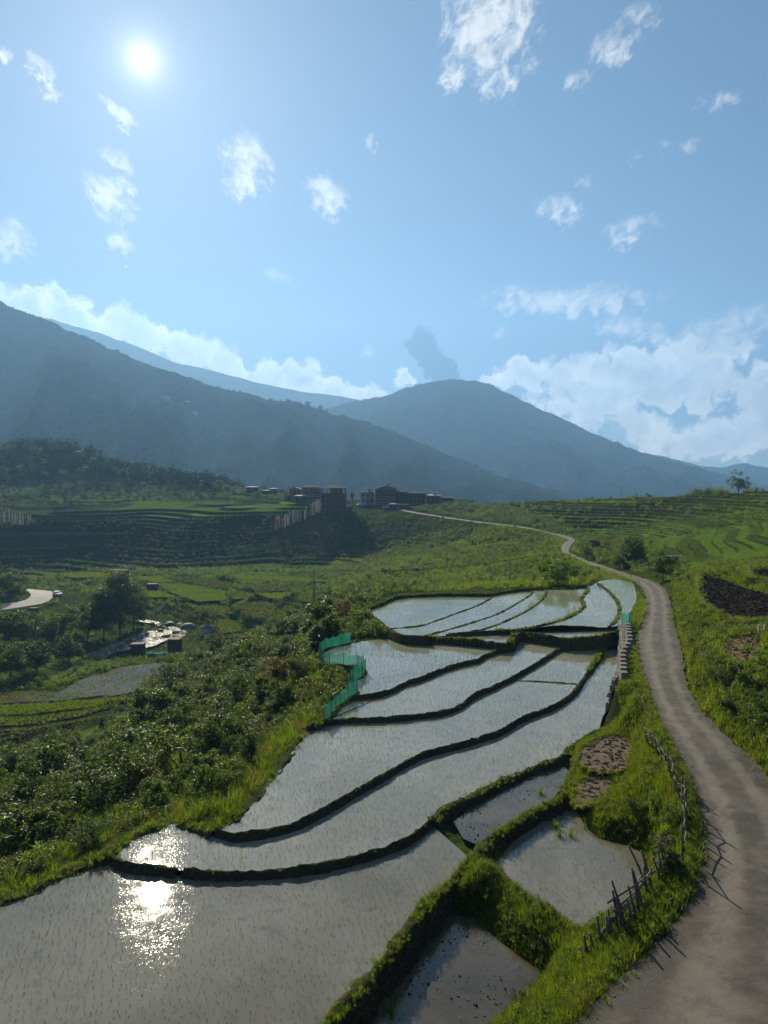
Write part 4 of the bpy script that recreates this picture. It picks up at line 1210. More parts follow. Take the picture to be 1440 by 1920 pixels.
def build_fields():
    for (kind, px, z, label), xy in zip(FIELDS, FIELD_XY):
        if xy[:, 1].mean() < 60: xy = catmull(xy, 4, True)
        c = xy.mean(0)
        o = link('field', poly_mesh('field', xy - c), FM[kind], None, (c[0], c[1], z))
        tag(o, label, None, None, 'structure')
        near = c[1] < 100
        if not near:                               # young crop standing on the far fields
            q = rng.uniform(xy.min(0), xy.max(0), (2600, 2))
            q = q[inside(q[:, 0], q[:, 1], xy)][:(900 if kind == 'green' else 420)] - c
            scatter('crop', 'grass', np.column_stack([q, np.zeros(len(q))]), rng.uniform(.9, 1.8, len(q)) if kind == 'green' else rng.uniform(.6, 1.4, len(q)), o)
        if near:                                   # weeds growing in over the plot's edge
            e_ = resample(np.vstack([xy, xy[:1]]), .07)
            e_ = e_ + rng.normal(0, .16 if kind == 'clod' else .3, e_.shape) - c
            scatter('grass', 'grass', np.column_stack([e_, np.full(len(e_), -.03)]), rng.uniform(.35, .9, len(e_)), o)
        if kind in ('soil', 'clod', 'dry') and near:
            # clods of earth standing proud of the plot
            A = (np.ptp(xy[:, 0])) * (np.ptp(xy[:, 1]))
            cnt = int(min(A * (16 if kind == 'clod' else 7), 3000))
            q = rng.uniform(xy.min(0), xy.max(0), (cnt, 2))
            q = q[inside(q[:, 0], q[:, 1], xy)] - c
            mb_v, mb_f = [], []
            base = np.array([[-1, -1, 0], [1, -1, 0], [1, 1, 0], [-1, 1, 0], [-.5, -.5, .8], [.5, -.5, .8], [.5, .5, .8], [-.5, .5, .8]])
            ff = np.array([[4, 5, 6, 7], [0, 1, 5, 4], [1, 2, 6, 5], [2, 3, 7, 6], [3, 0, 4, 7]])
            s_ = rng.uniform(.04, .12, len(q)) if kind == 'clod' else rng.uniform(.06, .16, len(q))
            V = base[None] * s_[:, None, None] * rng.uniform(.6, 1.4, (len(q), 1, 3)) + rng.normal(0, .02, (len(q), 8, 3))
            an = rng.uniform(0, 6.28, len(q))
            X = V[:, :, 0] * np.cos(an)[:, None] - V[:, :, 1] * np.sin(an)[:, None] + q[:, 0:1]
            Y = V[:, :, 0] * np.sin(an)[:, None] + V[:, :, 1] * np.cos(an)[:, None] + q[:, 1:2]
            V = np.stack([X, Y, V[:, :, 2] - .02], -1)
            F = (ff[None] + np.arange(len(q))[:, None, None] * 8).reshape(-1, 4)
            c_o = link('clods', mesh_np('clods', V.reshape(-1, 3), F), FM[kind], o)
            c_o['kind'] = 'stuff'
build_fields()

# ------------------------------------------------------------------ river
RIVER = [(150, 1250, 5), (190, 1225, 6), (225, 1214, 8), (258, 1206, 11), (290, 1193, 12), (318, 1186, 9), (340, 1178, 6), (300, 1168, 5), (262, 1158, 5), (220, 1140, 4)]
def build_river():
    P = np.array([U(p[0], p[1], -27.2) for p in RIVER])
    W_ = np.array([p[2] for p in RIVER], float)
    Q = catmull(np.column_stack([P, W_]), 6)
    t = np.gradient(Q[:, :2], axis=0); t /= np.linalg.norm(t, axis=1)[:, None]
    n = np.stack([-t[:, 1], t[:, 0]], 1)
    wv = Q[:, 3] * (1 + .3 * vnoise(Q[:, 0] / 5, Q[:, 1] / 5, 8))
    A = Q[:, :3].copy(); B = Q[:, :3].copy()
    A[:, :2] += n * wv[:, None] / 2; B[:, :2] -= n * wv[:, None] / 2
    m_, tt, b, out = material('river_water')
    co = worldco(tt)
    nn = tt.noise(co, .9, 5, .7, .5)
    tt.set(b.inputs['Base Color'], tt.mix(tt.step(nn, .52, .66), (.07, .075, .065), (.55, .56, .55)))
    b.inputs['Roughness'].default_value = .18
    b.inputs['IOR'].default_value = 1.33
    tt.set(b.inputs['Normal'], bump(tt, nn, .8, .5))
    o = ribbon('river', A, B, 3, m_, 0.0, .3)
    tag(o, 'shallow stony river glinting between the trees in the valley', None, None, 'structure')
build_river()

# ------------------------------------------------------------------ mountains
def m_mountain(name, c1, c2):
    m_, t, b, out = material(name)
    co = worldco(t)
    n1 = t.noise(co, .004, 8, .65)
    n2 = t.noise(co, .03, 6, .7)
    c = t.mix(t.step(n1, .4, .62), c1, c2)
    c = t.mix(t.m('MULTIPLY', t.step(n2, .45, .7), .6), c, tuple(q * .5 for q in c1))
    t.set(b.inputs['Base Color'], c)
    b.inputs['Roughness'].default_value = 1.0
    b.inputs['Specular IOR Level'].default_value = 0.0
    t.set(b.inputs['Normal'], bump(t, t.m('ADD', n2, t.noise(co, .008, 6, .6)), 1.0, 25.0))
    return m_
def mountain(label, crest, foot, mat, seed, amp=60, nu=420, nv=90, zfoot=-75, ridge=5):
    C = np.array([D(*p) for p in crest])
    C = resample(np.vstack([C]), np.linalg.norm(C[-1] - C[0]) / nu)
    n = len(C)
    C[:, 2] += fbm(np.arange(n) / 6, np.full(n, seed * 3.1), 3, seed) * ridge
    dirs = C[:, :2] / np.linalg.norm(C[:, :2], axis=1)[:, None]
    Lf = np.linalg.norm(C[:, :2], axis=1) - foot
    v = np.concatenate([np.linspace(-.35, 0, 14)[:-1], np.linspace(0, 1, nv)])
    X = C[:, None, 0] - dirs[:, None, 0] * Lf[:, None] * v[None]
    Y = C[:, None, 1] - dirs[:, None, 1] * Lf[:, None] * v[None]
    va = np.abs(v)
    fall = np.where(v >= 0, (1 - va) ** 1.15, 1 - va * 1.2)
    Z = zfoot + (C[:, 2] - zfoot)[:, None] * fall[None]
    u = np.arange(n)[:, None] / n * 9 + seed
    spur = fbm(u * 1.6 + va[None] * .9, va[None] * 1.3 + u * 0, 5, seed)
    spur = (1 - np.abs(spur)) * 1.2 - .7 + .35 * fbm(X / 160, Y / 160, 4, seed + 4)
    Z = Z + spur * amp * np.clip((C[:, 2:3] + 60) / 350, .12, 1.0) * np.sin(np.pi * np.clip(va, 0, 1))[None] ** .8
    i = np.arange(n - 1)[:, None] * len(v); k = np.arange(len(v) - 1)[None]
    F = np.stack([i + k, i + k + 1, i + len(v) + k + 1, i + len(v) + k], -1).reshape(-1, 4)
    V = np.stack([X, Y, Z], -1)
    o = link('mountain', mesh_np('mountain', V.reshape(-1, 3), F, True), mat)
    tag(o, label, None, None, 'structure')
    return V
MM = m_mountain('forest_slope', (.016, .028, .015), (.034, .046, .02))
M1 = mountain('long dark forested slope descending across the valley', [(-420, 470, 2100), (-150, 520, 2080), (0, 565, 2060), (100, 606, 2050), (200, 651, 2040), (300, 691, 2020), (400, 724, 2000), (500, 747, 1990), (570, 760, 1980), (650, 782, 1960), (720, 804, 1940), (800, 837, 1900), (870, 867, 1880), (950, 895, 1850), (1020, 914, 1820), (1090, 930, 1800), (1180, 950, 1780), (1300, 975, 1760)], 820, MM, 3, 75, 520, 110)
M2 = mountain('round-topped blue mountain in the middle distance', [(300, 900, 3300), (420, 850, 3300), (500, 812, 3300), (580, 775, 3300), (660, 752, 3300), (720, 742, 3300), (770, 726, 3300), (810, 715, 3300), (870, 711, 3300), (920, 721, 3290), (970, 746, 3280), (1020, 771, 3260), (1100, 806, 3240), (1160, 831, 3220), (1220, 853, 3200), (1290, 872, 3180), (1340, 886, 3160), (1420, 908, 3140), (1560, 950, 3100)], 2000, MM, 8, 85, 420, 80)
M3 = mountain('pale far ridge behind the long forested slope', [(-300, 520, 4600), (-50, 560, 4600), (100, 600, 4600), (180, 622, 4600), (250, 648, 4600), (330, 680, 4600), (400, 696, 4600), (480, 716, 4600), (560, 733, 4600), (640, 743, 4600), (720, 760, 4600), (820, 800, 4600)], 3400, MM, 14, 60, 260, 40)
M4 = mountain('low blue hills at the far right below the clouds', [(1080, 840, 4300), (1180, 846, 4300), (1250, 856, 4300), (1310, 872, 4300), (1350, 876, 4300), (1395, 868, 4300), (1440, 878, 4300), (1560, 880, 4300), (1800, 860, 4300)], 3400, MM, 19, 40, 220, 40)

# ------------------------------------------------------------------ haze
def build_haze():
    m_ = bpy.data.materials.new('haze_air')
    m_.use_nodes = True
    t = NT(m_.node_tree)
    t.n.clear()
    out = t.node('ShaderNodeOutputMaterial')
    pv = t.node('ShaderNodeVolumePrincipled')
    pv.inputs['Color'].default_value = HAZE_COL
    pv.inputs['Density'].default_value = HAZE
    pv.inputs['Anisotropy'].default_value = .35
    t.l.new(pv.outputs[0], out.inputs['Volume'])
    top = max(float(q[:, :, 2].max()) for q in (M1, M2, M3, M4)) + 30
    bot = -145.0
    o = MB().box((0, 320, (top + bot) / 2), (11200, 11400, top - bot)).build('haze', m_)
    tag(o, 'pale blue haze filling the valley air', None, None, 'stuff')
    m_.cycles.homogeneous_volume = True
HAZE_COL = (.30, .58, 1.0, 1)
build_haze()

# ------------------------------------------------------------------ plants
def hits(pxs, tmax=700.0, tmin=12.0):
    """ground points seen at photo pixels"""
    T = np.concatenate([np.geomspace(tmin, 120, 160), np.linspace(120, tmax, 330)[1:]])
    out = []
    for px, py in pxs:
        r = ray(px, py)
        X, Y, Z = r[0] * T, r[1] * T, CAM_Z + r[2] * T
        k = np.nonzero(Z < gheight(X, Y))[0]
        i = k[0] if len(k) else len(T) - 1
        i = max(i, 1)
        g0 = (Z[i - 1] - gheight(X[i - 1:i], Y[i - 1:i])[0]); g1 = (Z[i] - gheight(X[i:i + 1], Y[i:i + 1])[0])
        f = g0 / (g0 - g1 + 1e-9)
        t_ = T[i - 1] + (T[i] - T[i - 1]) * f
        x, y = r[0] * t_, r[1] * t_
        out.append((x, y, float(gheight(np.array([x]), np.array([y]))[0])))
    return np.array(out)
def hit(px, py, **k): return hits([(px, py)], **k)[0]
def gz(x, y): return float(gheight(np.array([float(x)]), np.array([float(y)]))[0])

def join_mesh(name, parts):
    """one mesh from (V, F, material) pieces"""
    me_v, me_f, mi, mats = [], [], [], []
    b = 0
    for V, F, m_ in parts:
        V = np.asarray(V, float)
        me_v += [tuple(map(float, q)) for q in V]
        me_f += [tuple(int(i) + b for i in f) for f in F]
        if m_ not in mats: mats.append(m_)
        mi += [mats.index(m_)] * len(F)
        b += len(V)
    me = bpy.data.meshes.new(name)
    me.from_pydata(me_v, [], me_f)
    for m_ in mats: me.materials.append(m_)
    me.polygons.foreach_set('material_index', mi)
    me.update()
    return me

def stems(n, h, spread, r0, seed):
    r = np.random.default_rng(seed)
    mb = MB()
    for i in range(n):
        a = r.uniform(0, 6.283); s_ = spread * r.uniform(.5, 1.1)
        x, y = math.cos(a) * s_, math.sin(a) * s_
        mb.tube([(x * .08, y * .08, -.25), (x * .35, y * .35, h * .4), (x, y, h * r.uniform(.75, 1.0))], [r0, r0 * .65, r0 * .25], 4)
    return mb.v, mb.f

SHRUB = []
_sh = [(LEAF_MID, 3000, .06, 30), (LEAF_DARK, 3000, .066, 28), (LEAF_SAGE, 2800, .052, 34), (LEAF_MID, 2200, .085, 24), (LEAF_BRIGHT, 2600, .06, 28), (LEAF_RUST, 2300, .055, 30), (LEAF_DARK, 3200, .052, 36), (LEAF_SAGE, 2800, .062, 28)]
for i, (m_, n, lf, cl) in enumerate(_sh):
    V, F = leaves(n, (1.0, 1.0, .85), lf, cl, 100 + i, .8, .45, .30)
    V = V + np.array([0, 0, .85])
    S, SF = stems(7, 1.2, .7, .035, 200 + i)
    SHRUB.append(join_mesh('shrub', [(V, F, m_), (S, SF, BARK)]))
LOWPLANT = []
for i, m_ in enumerate([LEAF_MID, LEAF_SAGE, LEAF_DARK, LEAF_BRIGHT, LEAF_SAGE, LEAF_MID]):
    V, F = leaves(220, (.5, .5, .42), .06, 10, 300 + i, .8, .35, .45)
    LOWPLANT.append(bpy.data.objects.new('low_plant', join_mesh('low_plant', [(V + np.array([0, 0, .25]), F, m_)])))
scatter_group('scrub', LOWPLANT)
scatter_group('scrubgreen', [LOWPLANT[0].copy(), LOWPLANT[3].copy(), LOWPLANT[5].copy()])
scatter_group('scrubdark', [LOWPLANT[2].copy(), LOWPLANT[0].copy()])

def tree_meshes(seed, h, rad, leaf, n, mat, clumps=40, hollow=.4, clr=.26, base=.3, limbs=7, r0=.16):
    r = np.random.default_rng(seed)
    V, F = leaves(n, rad, leaf, clumps, seed, .8, hollow, clr)
    cz_ = h - rad[2]
    V = V + np.array([0, 0, cz_])
    crown = mesh_np('crown', V, F)
    crown.materials.append(mat)
    mb = MB()
    bx, by = r.normal(0, .03 * h, 2)
    mb.tube([(0, 0, -.5), (bx * .3, by * .3, h * .25), (bx, by, h * .55), (bx * .6, by * .6, h * .9)], [r0, r0 * .8, r0 * .5, r0 * .12], 7)
    for i in range(limbs):
        a = 6.283 * i / limbs + r.uniform(-.3, .3)
        z0 = h * r.uniform(base, .6)
        e = np.array([math.cos(a) * rad[0], math.sin(a) * rad[1], 0]) * r.uniform(.5, .85)
        z1 = min(z0 + h * r.uniform(.15, .35), h * .95)
        mb.tube([(bx * .7, by * .7, z0), (e[0] * .5, e[1] * .5, z0 + (z1 - z0) * .45), (e[0], e[1], z1)], [r0 * .45, r0 * .28, r0 * .08], 5)
    trunk = mb.mesh('trunk', True)
    trunk.materials.append(BARK)
    return trunk, crown

TREE = {
    'round': tree_meshes(41, 7, (3.1, 3.1, 3.4), .17, 5600, LEAF_DARK, 60),
    'mid': tree_meshes(42, 7, (2.9, 2.9, 3.3), .17, 5600, LEAF_MID, 60),
    'tall': tree_meshes(43, 11, (3.3, 3.3, 5.2), .20, 6500, LEAF_DARK, 80, .3),
    'airy': tree_meshes(44, 9, (3.8, 3.6, 4.0), .19, 3000, LEAF_DARK, 46, .5, .24, .15, 12, .22),
    'thin': tree_meshes(45, 7, (2.2, 2.2, 2.4), .11, 1500, LEAF_SAGE, 30, .5, .22, .2, 12, .14),
    'bright': tree_meshes(46, 4.6, (3.3, 3.3, 2.3), .16, 4200, LEAF_BRIGHT, 48, .4, .24, .2),
    'pine': tree_meshes(47, 11, (1.9, 1.9, 4.8), .15, 3600, LEAF_DARK, 50, .2, .22, .15),
    'rust': tree_meshes(48, 7, (2.8, 2.8, 2.6), .18, 2600, LEAF_RUST, 36),
}
def place_tree(kind, x, y, s_, label, group=None, sz=None, z=None):
    t_, c = TREE[kind]
    o = empty('tree', (x, y, (gz(x, y) if z is None else z)), random.uniform(0, 6.28))
    o.scale = (s_, s_, s_ * (sz or 1.0))
    link('trunk', t_, None, o); link('crown', c, None, o)
    return tag(o, label, 'tree', group)
def place_shrub(k, x, y, s_, label, group=None, z=None):
    o = link('shrub', SHRUB[k], None, None, (x, y, gz(x, y) - .05 if z is None else z))
    o.rotation_euler = (random.uniform(-.1, .1), random.uniform(-.1, .1), random.uniform(0, 6.28))
    o.scale = (s_ * random.uniform(.9, 1.15), s_ * random.uniform(.9, 1.15), s_ * random.uniform(.8, 1.15))
    return tag(o, label, 'shrub', group)

def sample_region(poly, n, dmin=15, dmax=420, mrg=.6, seed=1, spacing=None, steep=None, patch=None):
    """points on the ground whose picture falls inside a photo polygon"""
    r = np.random.default_rng(seed)
    poly = np.asarray(poly, float)
    lo, hi = poly.min(0), poly.max(0)
    a0, a1 = math.atan((lo[0] - 720) / FPX) - .02, math.atan((hi[0] - 720) / FPX) + .02
    got = []
    N = n * 14
    a = r.uniform(a0, a1, N)
    d = np.sqrt(r.uniform(dmin ** 2, dmax ** 2, N))
    x, y = np.tan(a) * d, d
    z = gheight(x, y)
    px, py = project(np.stack([x, y, z], -1))
    k = inside(px, py, poly) & ~on_flat(x, y, mrg)
    if steep is not None: k &= griser(x, y) > steep
    if patch is not None: k &= fbm(x / patch[0], y / patch[0], 3, 61) > patch[1]
    P = np.stack([x, y, z], 1)[k]
    if spacing:
        keep = []
        for p in P:
            if all((p[0] - q[0]) ** 2 + (p[1] - q[1]) ** 2 > spacing ** 2 for q in keep):
                keep.append(p)
                if len(keep) >= n: break
        P = np.array(keep) if keep else np.zeros((0, 3))
    return P[:n]

# ---- the thicket on the slope left of the paddies
THICKET = [(-80, 1660), (-80, 1410), (60, 1400), (170, 1385), (240, 1320), (330, 1262), (430, 1215), (520, 1170), (600, 1158), (665, 1135), (705, 1165), (740, 1190), (650, 1200), (590, 1215), (588, 1240), (640, 1258), (640, 1285), (600, 1345), (565, 1360), (400, 1540), (330, 1535), (230, 1560), (190, 1590), (0, 1672)]
def thicket():
    P = sample_region(THICKET, 250, 18, 150, 1.1, 5, 1.6)
    look = ['mid green leafy shrub', 'dark glossy shrub', 'grey-green shrub', 'large-leaved green shrub', 'bright green shrub', 'rusty brown-leaved shrub', 'dark small-leaved shrub', 'pale grey-green bushy shrub']
    def zone(px, py):
        if py < 1215: return 'between the power pole and the upper paddies'
        if px > 520: return 'close below the green net fence'
        if py > 1520: return 'right above the foreground paddy edge'
        if px > 400: return 'in the thicket beside the third paddy'
        if py < 1330: return 'high in the thicket near the wet valley field'
        if px < 160: return 'in the thicket below the soil strips'
        return 'in the middle of the thicket below the paddies'
    for p in P:
        px, py = project(p)
        edge = min(dist_line(np.array([p[0]]), np.array([p[1]]), LS['O'])[0], 9.0)
        k = int(rng.choice([0, 1, 2, 3, 4, 5, 6, 7], p=[.22, .18, .16, .17, .05, .02, .1, .1]))
        s_ = rng.choice([.6, .8, 1.0, 1.2, 1.5], p=[.2, .25, .25, .2, .1]) * rng.uniform(.85, 1.15) * (0.55 + .105 * edge)
        if px < 260 and py < 1430: s_ *= .6
        place_shrub(k, p[0], p[1], s_, look[k] + ' ' + zone(px, py), 'shrubs in the thicket below the paddies', p[2] - .08)
    for key, n, sz, pt, sd, lb in (('scrubdark', 5000, (.5, 1.3), (7, .05), 6, 'dark low undergrowth in patches of the thicket below the paddies'), ('scrub', 3800, (.5, 1.4), (5, .0), 7, 'grey-green low undergrowth in the thicket below the paddies'), ('scrubgreen', 2600, (.4, 1.1), (9, .1), 8, 'fresh green low undergrowth in the thicket below the paddies')):
        Q = sample_region(THICKET, n, 17, 160, .5, sd, None, None, pt)
        tag(scatter('undergrowth', key, Q, rng.uniform(sz[0], sz[1], len(Q)) * (.75 + Q[:, 1] / 140)), lb)
    Q = sample_region(THICKET, 7000, 17, 120, .3, 9)
    tag(scatter('grass', 'tallgrass', Q, rng.uniform(.4, 1.1, len(Q)), None, .3), 'rank grass in the gaps of the thicket below the paddies')
    for px, py, s_, k, lb in [(120, 1440, .55, 'thin', 'thin grey sapling rising out of the thicket near the soil strips'), (330, 1400, .6, 'mid', 'rounded small tree in the middle of the thicket'), (330, 1310, .7, 'round', 'dark small tree at the upper edge of the thicket'), (450, 1330, .5, 'mid', 'small leafy tree in the thicket left of the net fence'),
                              (520, 1300, .45, 'rust', 'brownish small tree in the thicket beside the net fence'), (230, 1500, .45, 'thin', 'thin sapling in the thicket above the foreground paddy'), (480, 1230, .5, 'thin', 'thin grey tree at the top of the thicket below the power pole'), (60, 1500, .5, 'mid', 'leafy small tree at the photo edge of the thicket'), (400, 1290, .6, 'thin', 'sparse tree in the upper thicket beside the dark small tree')]:
        p = hit(px, py)
        place_tree(k, p[0], p[1], s_, lb, 'small trees in the thicket')
thicket()

def stuff(name, key, poly, n, size, seed, label, dmin=15, dmax=420, mrg=.3, grow=0.0, tilt=.15, steep=None, patch=None):
    Q = sample_region(poly, n, dmin, dmax, mrg, seed, None, steep, patch)
    s_ = rng.uniform(size[0], size[1], len(Q)) * (1 + grow * Q[:, 1] / 100)
    o = scatter(name, key, Q, s_, None, tilt)
    tag(o, label)
    return o
NEARBANK = [(860, 1640), (1060, 1500), (1085, 1400), (1170, 1345), (1160, 1300), (1200, 1180), (1215, 1200), (1245, 1350), (1320, 1500), (1325, 1620), (1290, 1710), (1100, 1925), (880, 1980), (800, 1980), (1010, 1850), (930, 1770), (830, 1725)]
RIGHTBANK = [(1262, 1090), (1320, 1060), (1500, 1040), (1500, 1520), (1420, 1430), (1320, 1330), (1288, 1260), (1270, 1150)]
stuff('grass', 'grass', NEARBANK, 15000, (.7, 1.4), 11, 'short lush grass on the bank between the paddies and the road', 15, 75, .12)
stuff('weeds', 'scrubgreen', NEARBANK, 1500, (.25, .65), 12, 'low leafy weeds on the bank between the paddies and the road', 15, 75, .3)
stuff('grass', 'grass', RIGHTBANK, 16000, (.8, 1.7), 13, 'lush grass on the bank uphill of the road', 25, 110, .2, .4)
stuff('weeds', 'scrub', RIGHTBANK, 2600, (.4, 1.0), 14, 'mixed weeds on the bank uphill of the road', 25, 110, .5, .2)
stuff('grass', 'grass', [(-60, 1700), (190, 1600), (400, 1545), (570, 1360), (610, 1345), (560, 1380), (420, 1570), (200, 1630), (-60, 1740)], 3500, (.8, 1.6), 15, 'bright grass fringe on the outer edge of the paddies', 18, 80, .05)
stuff('tall_grass', 'tallgrass', [(300, 1560), (400, 1470), (480, 1440), (560, 1340), (600, 1330), (600, 1360), (430, 1545), (340, 1560)], 160, (.8, 1.4), 16, 'tall clumps of reed grass at the paddy edge', 20, 80, .4)
# slopes farther off
MIDSLOPE = [(640, 1130), (600, 1080), (640, 1040), (800, 1000), (960, 985), (1060, 1000), (1060, 1040), (1100, 1062), (1200, 1095), (1150, 1085), (1090, 1098), (740, 1112), (690, 1135)]
stuff('scrub', 'scrub', MIDSLOPE, 4200, (.5, 1.3), 21, 'grey-green scrub on the slope behind the upper paddies', 85, 340, 1.6, .25, .15, None, (14, -.05))
stuff('grass', 'grass', MIDSLOPE, 9000, (1.2, 2.4), 31, 'rough grass on the slope behind the upper paddies', 85, 340, .3, .2)
VALLEY = [(-80, 1075), (250, 1070), (420, 1068), (640, 1075), (690, 1130), (560, 1165), (420, 1225), (320, 1262), (60, 1310), (-80, 1310)]
stuff('scrub', 'scrubgreen', VALLEY, 3600, (.6, 1.4), 22, 'green brush round the valley fields and the river', 110, 330, 1.0, .25, .15, None, (16, 0.0))
stuff('grass', 'tallgrass', [(-80, 1060), (700, 1055), (700, 1180), (300, 1300), (-80, 1400)], 6000, (.4, .9), 23, 'long grass between the valley fields', 85, 330, .1, .1, .3)
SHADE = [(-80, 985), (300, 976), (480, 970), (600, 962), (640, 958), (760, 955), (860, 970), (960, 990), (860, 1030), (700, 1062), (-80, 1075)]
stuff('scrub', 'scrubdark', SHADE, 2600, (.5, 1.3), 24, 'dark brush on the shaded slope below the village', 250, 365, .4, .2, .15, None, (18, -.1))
RIGHTHILL = [(880, 938), (1440, 905), (1500, 905), (1500, 1060), (1330, 1062), (1262, 1085), (1160, 1045), (1085, 1000), (1000, 978), (900, 962)]
stuff('grass', 'tallgrass', RIGHTHILL, 7000, (.18, .40), 25, 'long grass on the terrace edges uphill of the road', 90, 400, .2, .1, .3, .4)
stuff('scrub', 'scrubgreen', RIGHTHILL, 900, (.5, 1.5), 26, 'scattered bushes along the terraced hill', 90, 400, .5, .25, .15, .3, (20, .0))
stuff('scrub', 'scrub', [(1060, 1000), (1150, 1005), (1290, 1060), (1300, 1095), (1262, 1090), (1180, 1070), (1095, 1045)], 900, (.6, 1.3), 27, 'brushy verge uphill of the far road bend', 95, 220, 1.5, .3)
stuff('scrub', 'scrub', [(860, 945), (1000, 960), (1090, 1000), (1050, 1003), (960, 985), (840, 968), (760, 955)], 1100, (.7, 1.5), 28, 'hedge of brush above the road to the village', 190, 360, 2.0, .3)
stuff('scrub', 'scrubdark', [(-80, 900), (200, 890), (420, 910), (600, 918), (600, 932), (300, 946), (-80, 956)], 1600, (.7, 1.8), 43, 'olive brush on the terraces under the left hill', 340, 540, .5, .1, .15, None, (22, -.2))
stuff('grass', 'grass', [(1185, 1095), (1215, 1140), (1200, 1180), (1180, 1180), (1196, 1120), (1110, 1075), (1060, 1040), (1200, 1090)], 1500, (1.2, 2.2), 29, 'roadside grass beside the greenish paddy', 60, 170, .1)

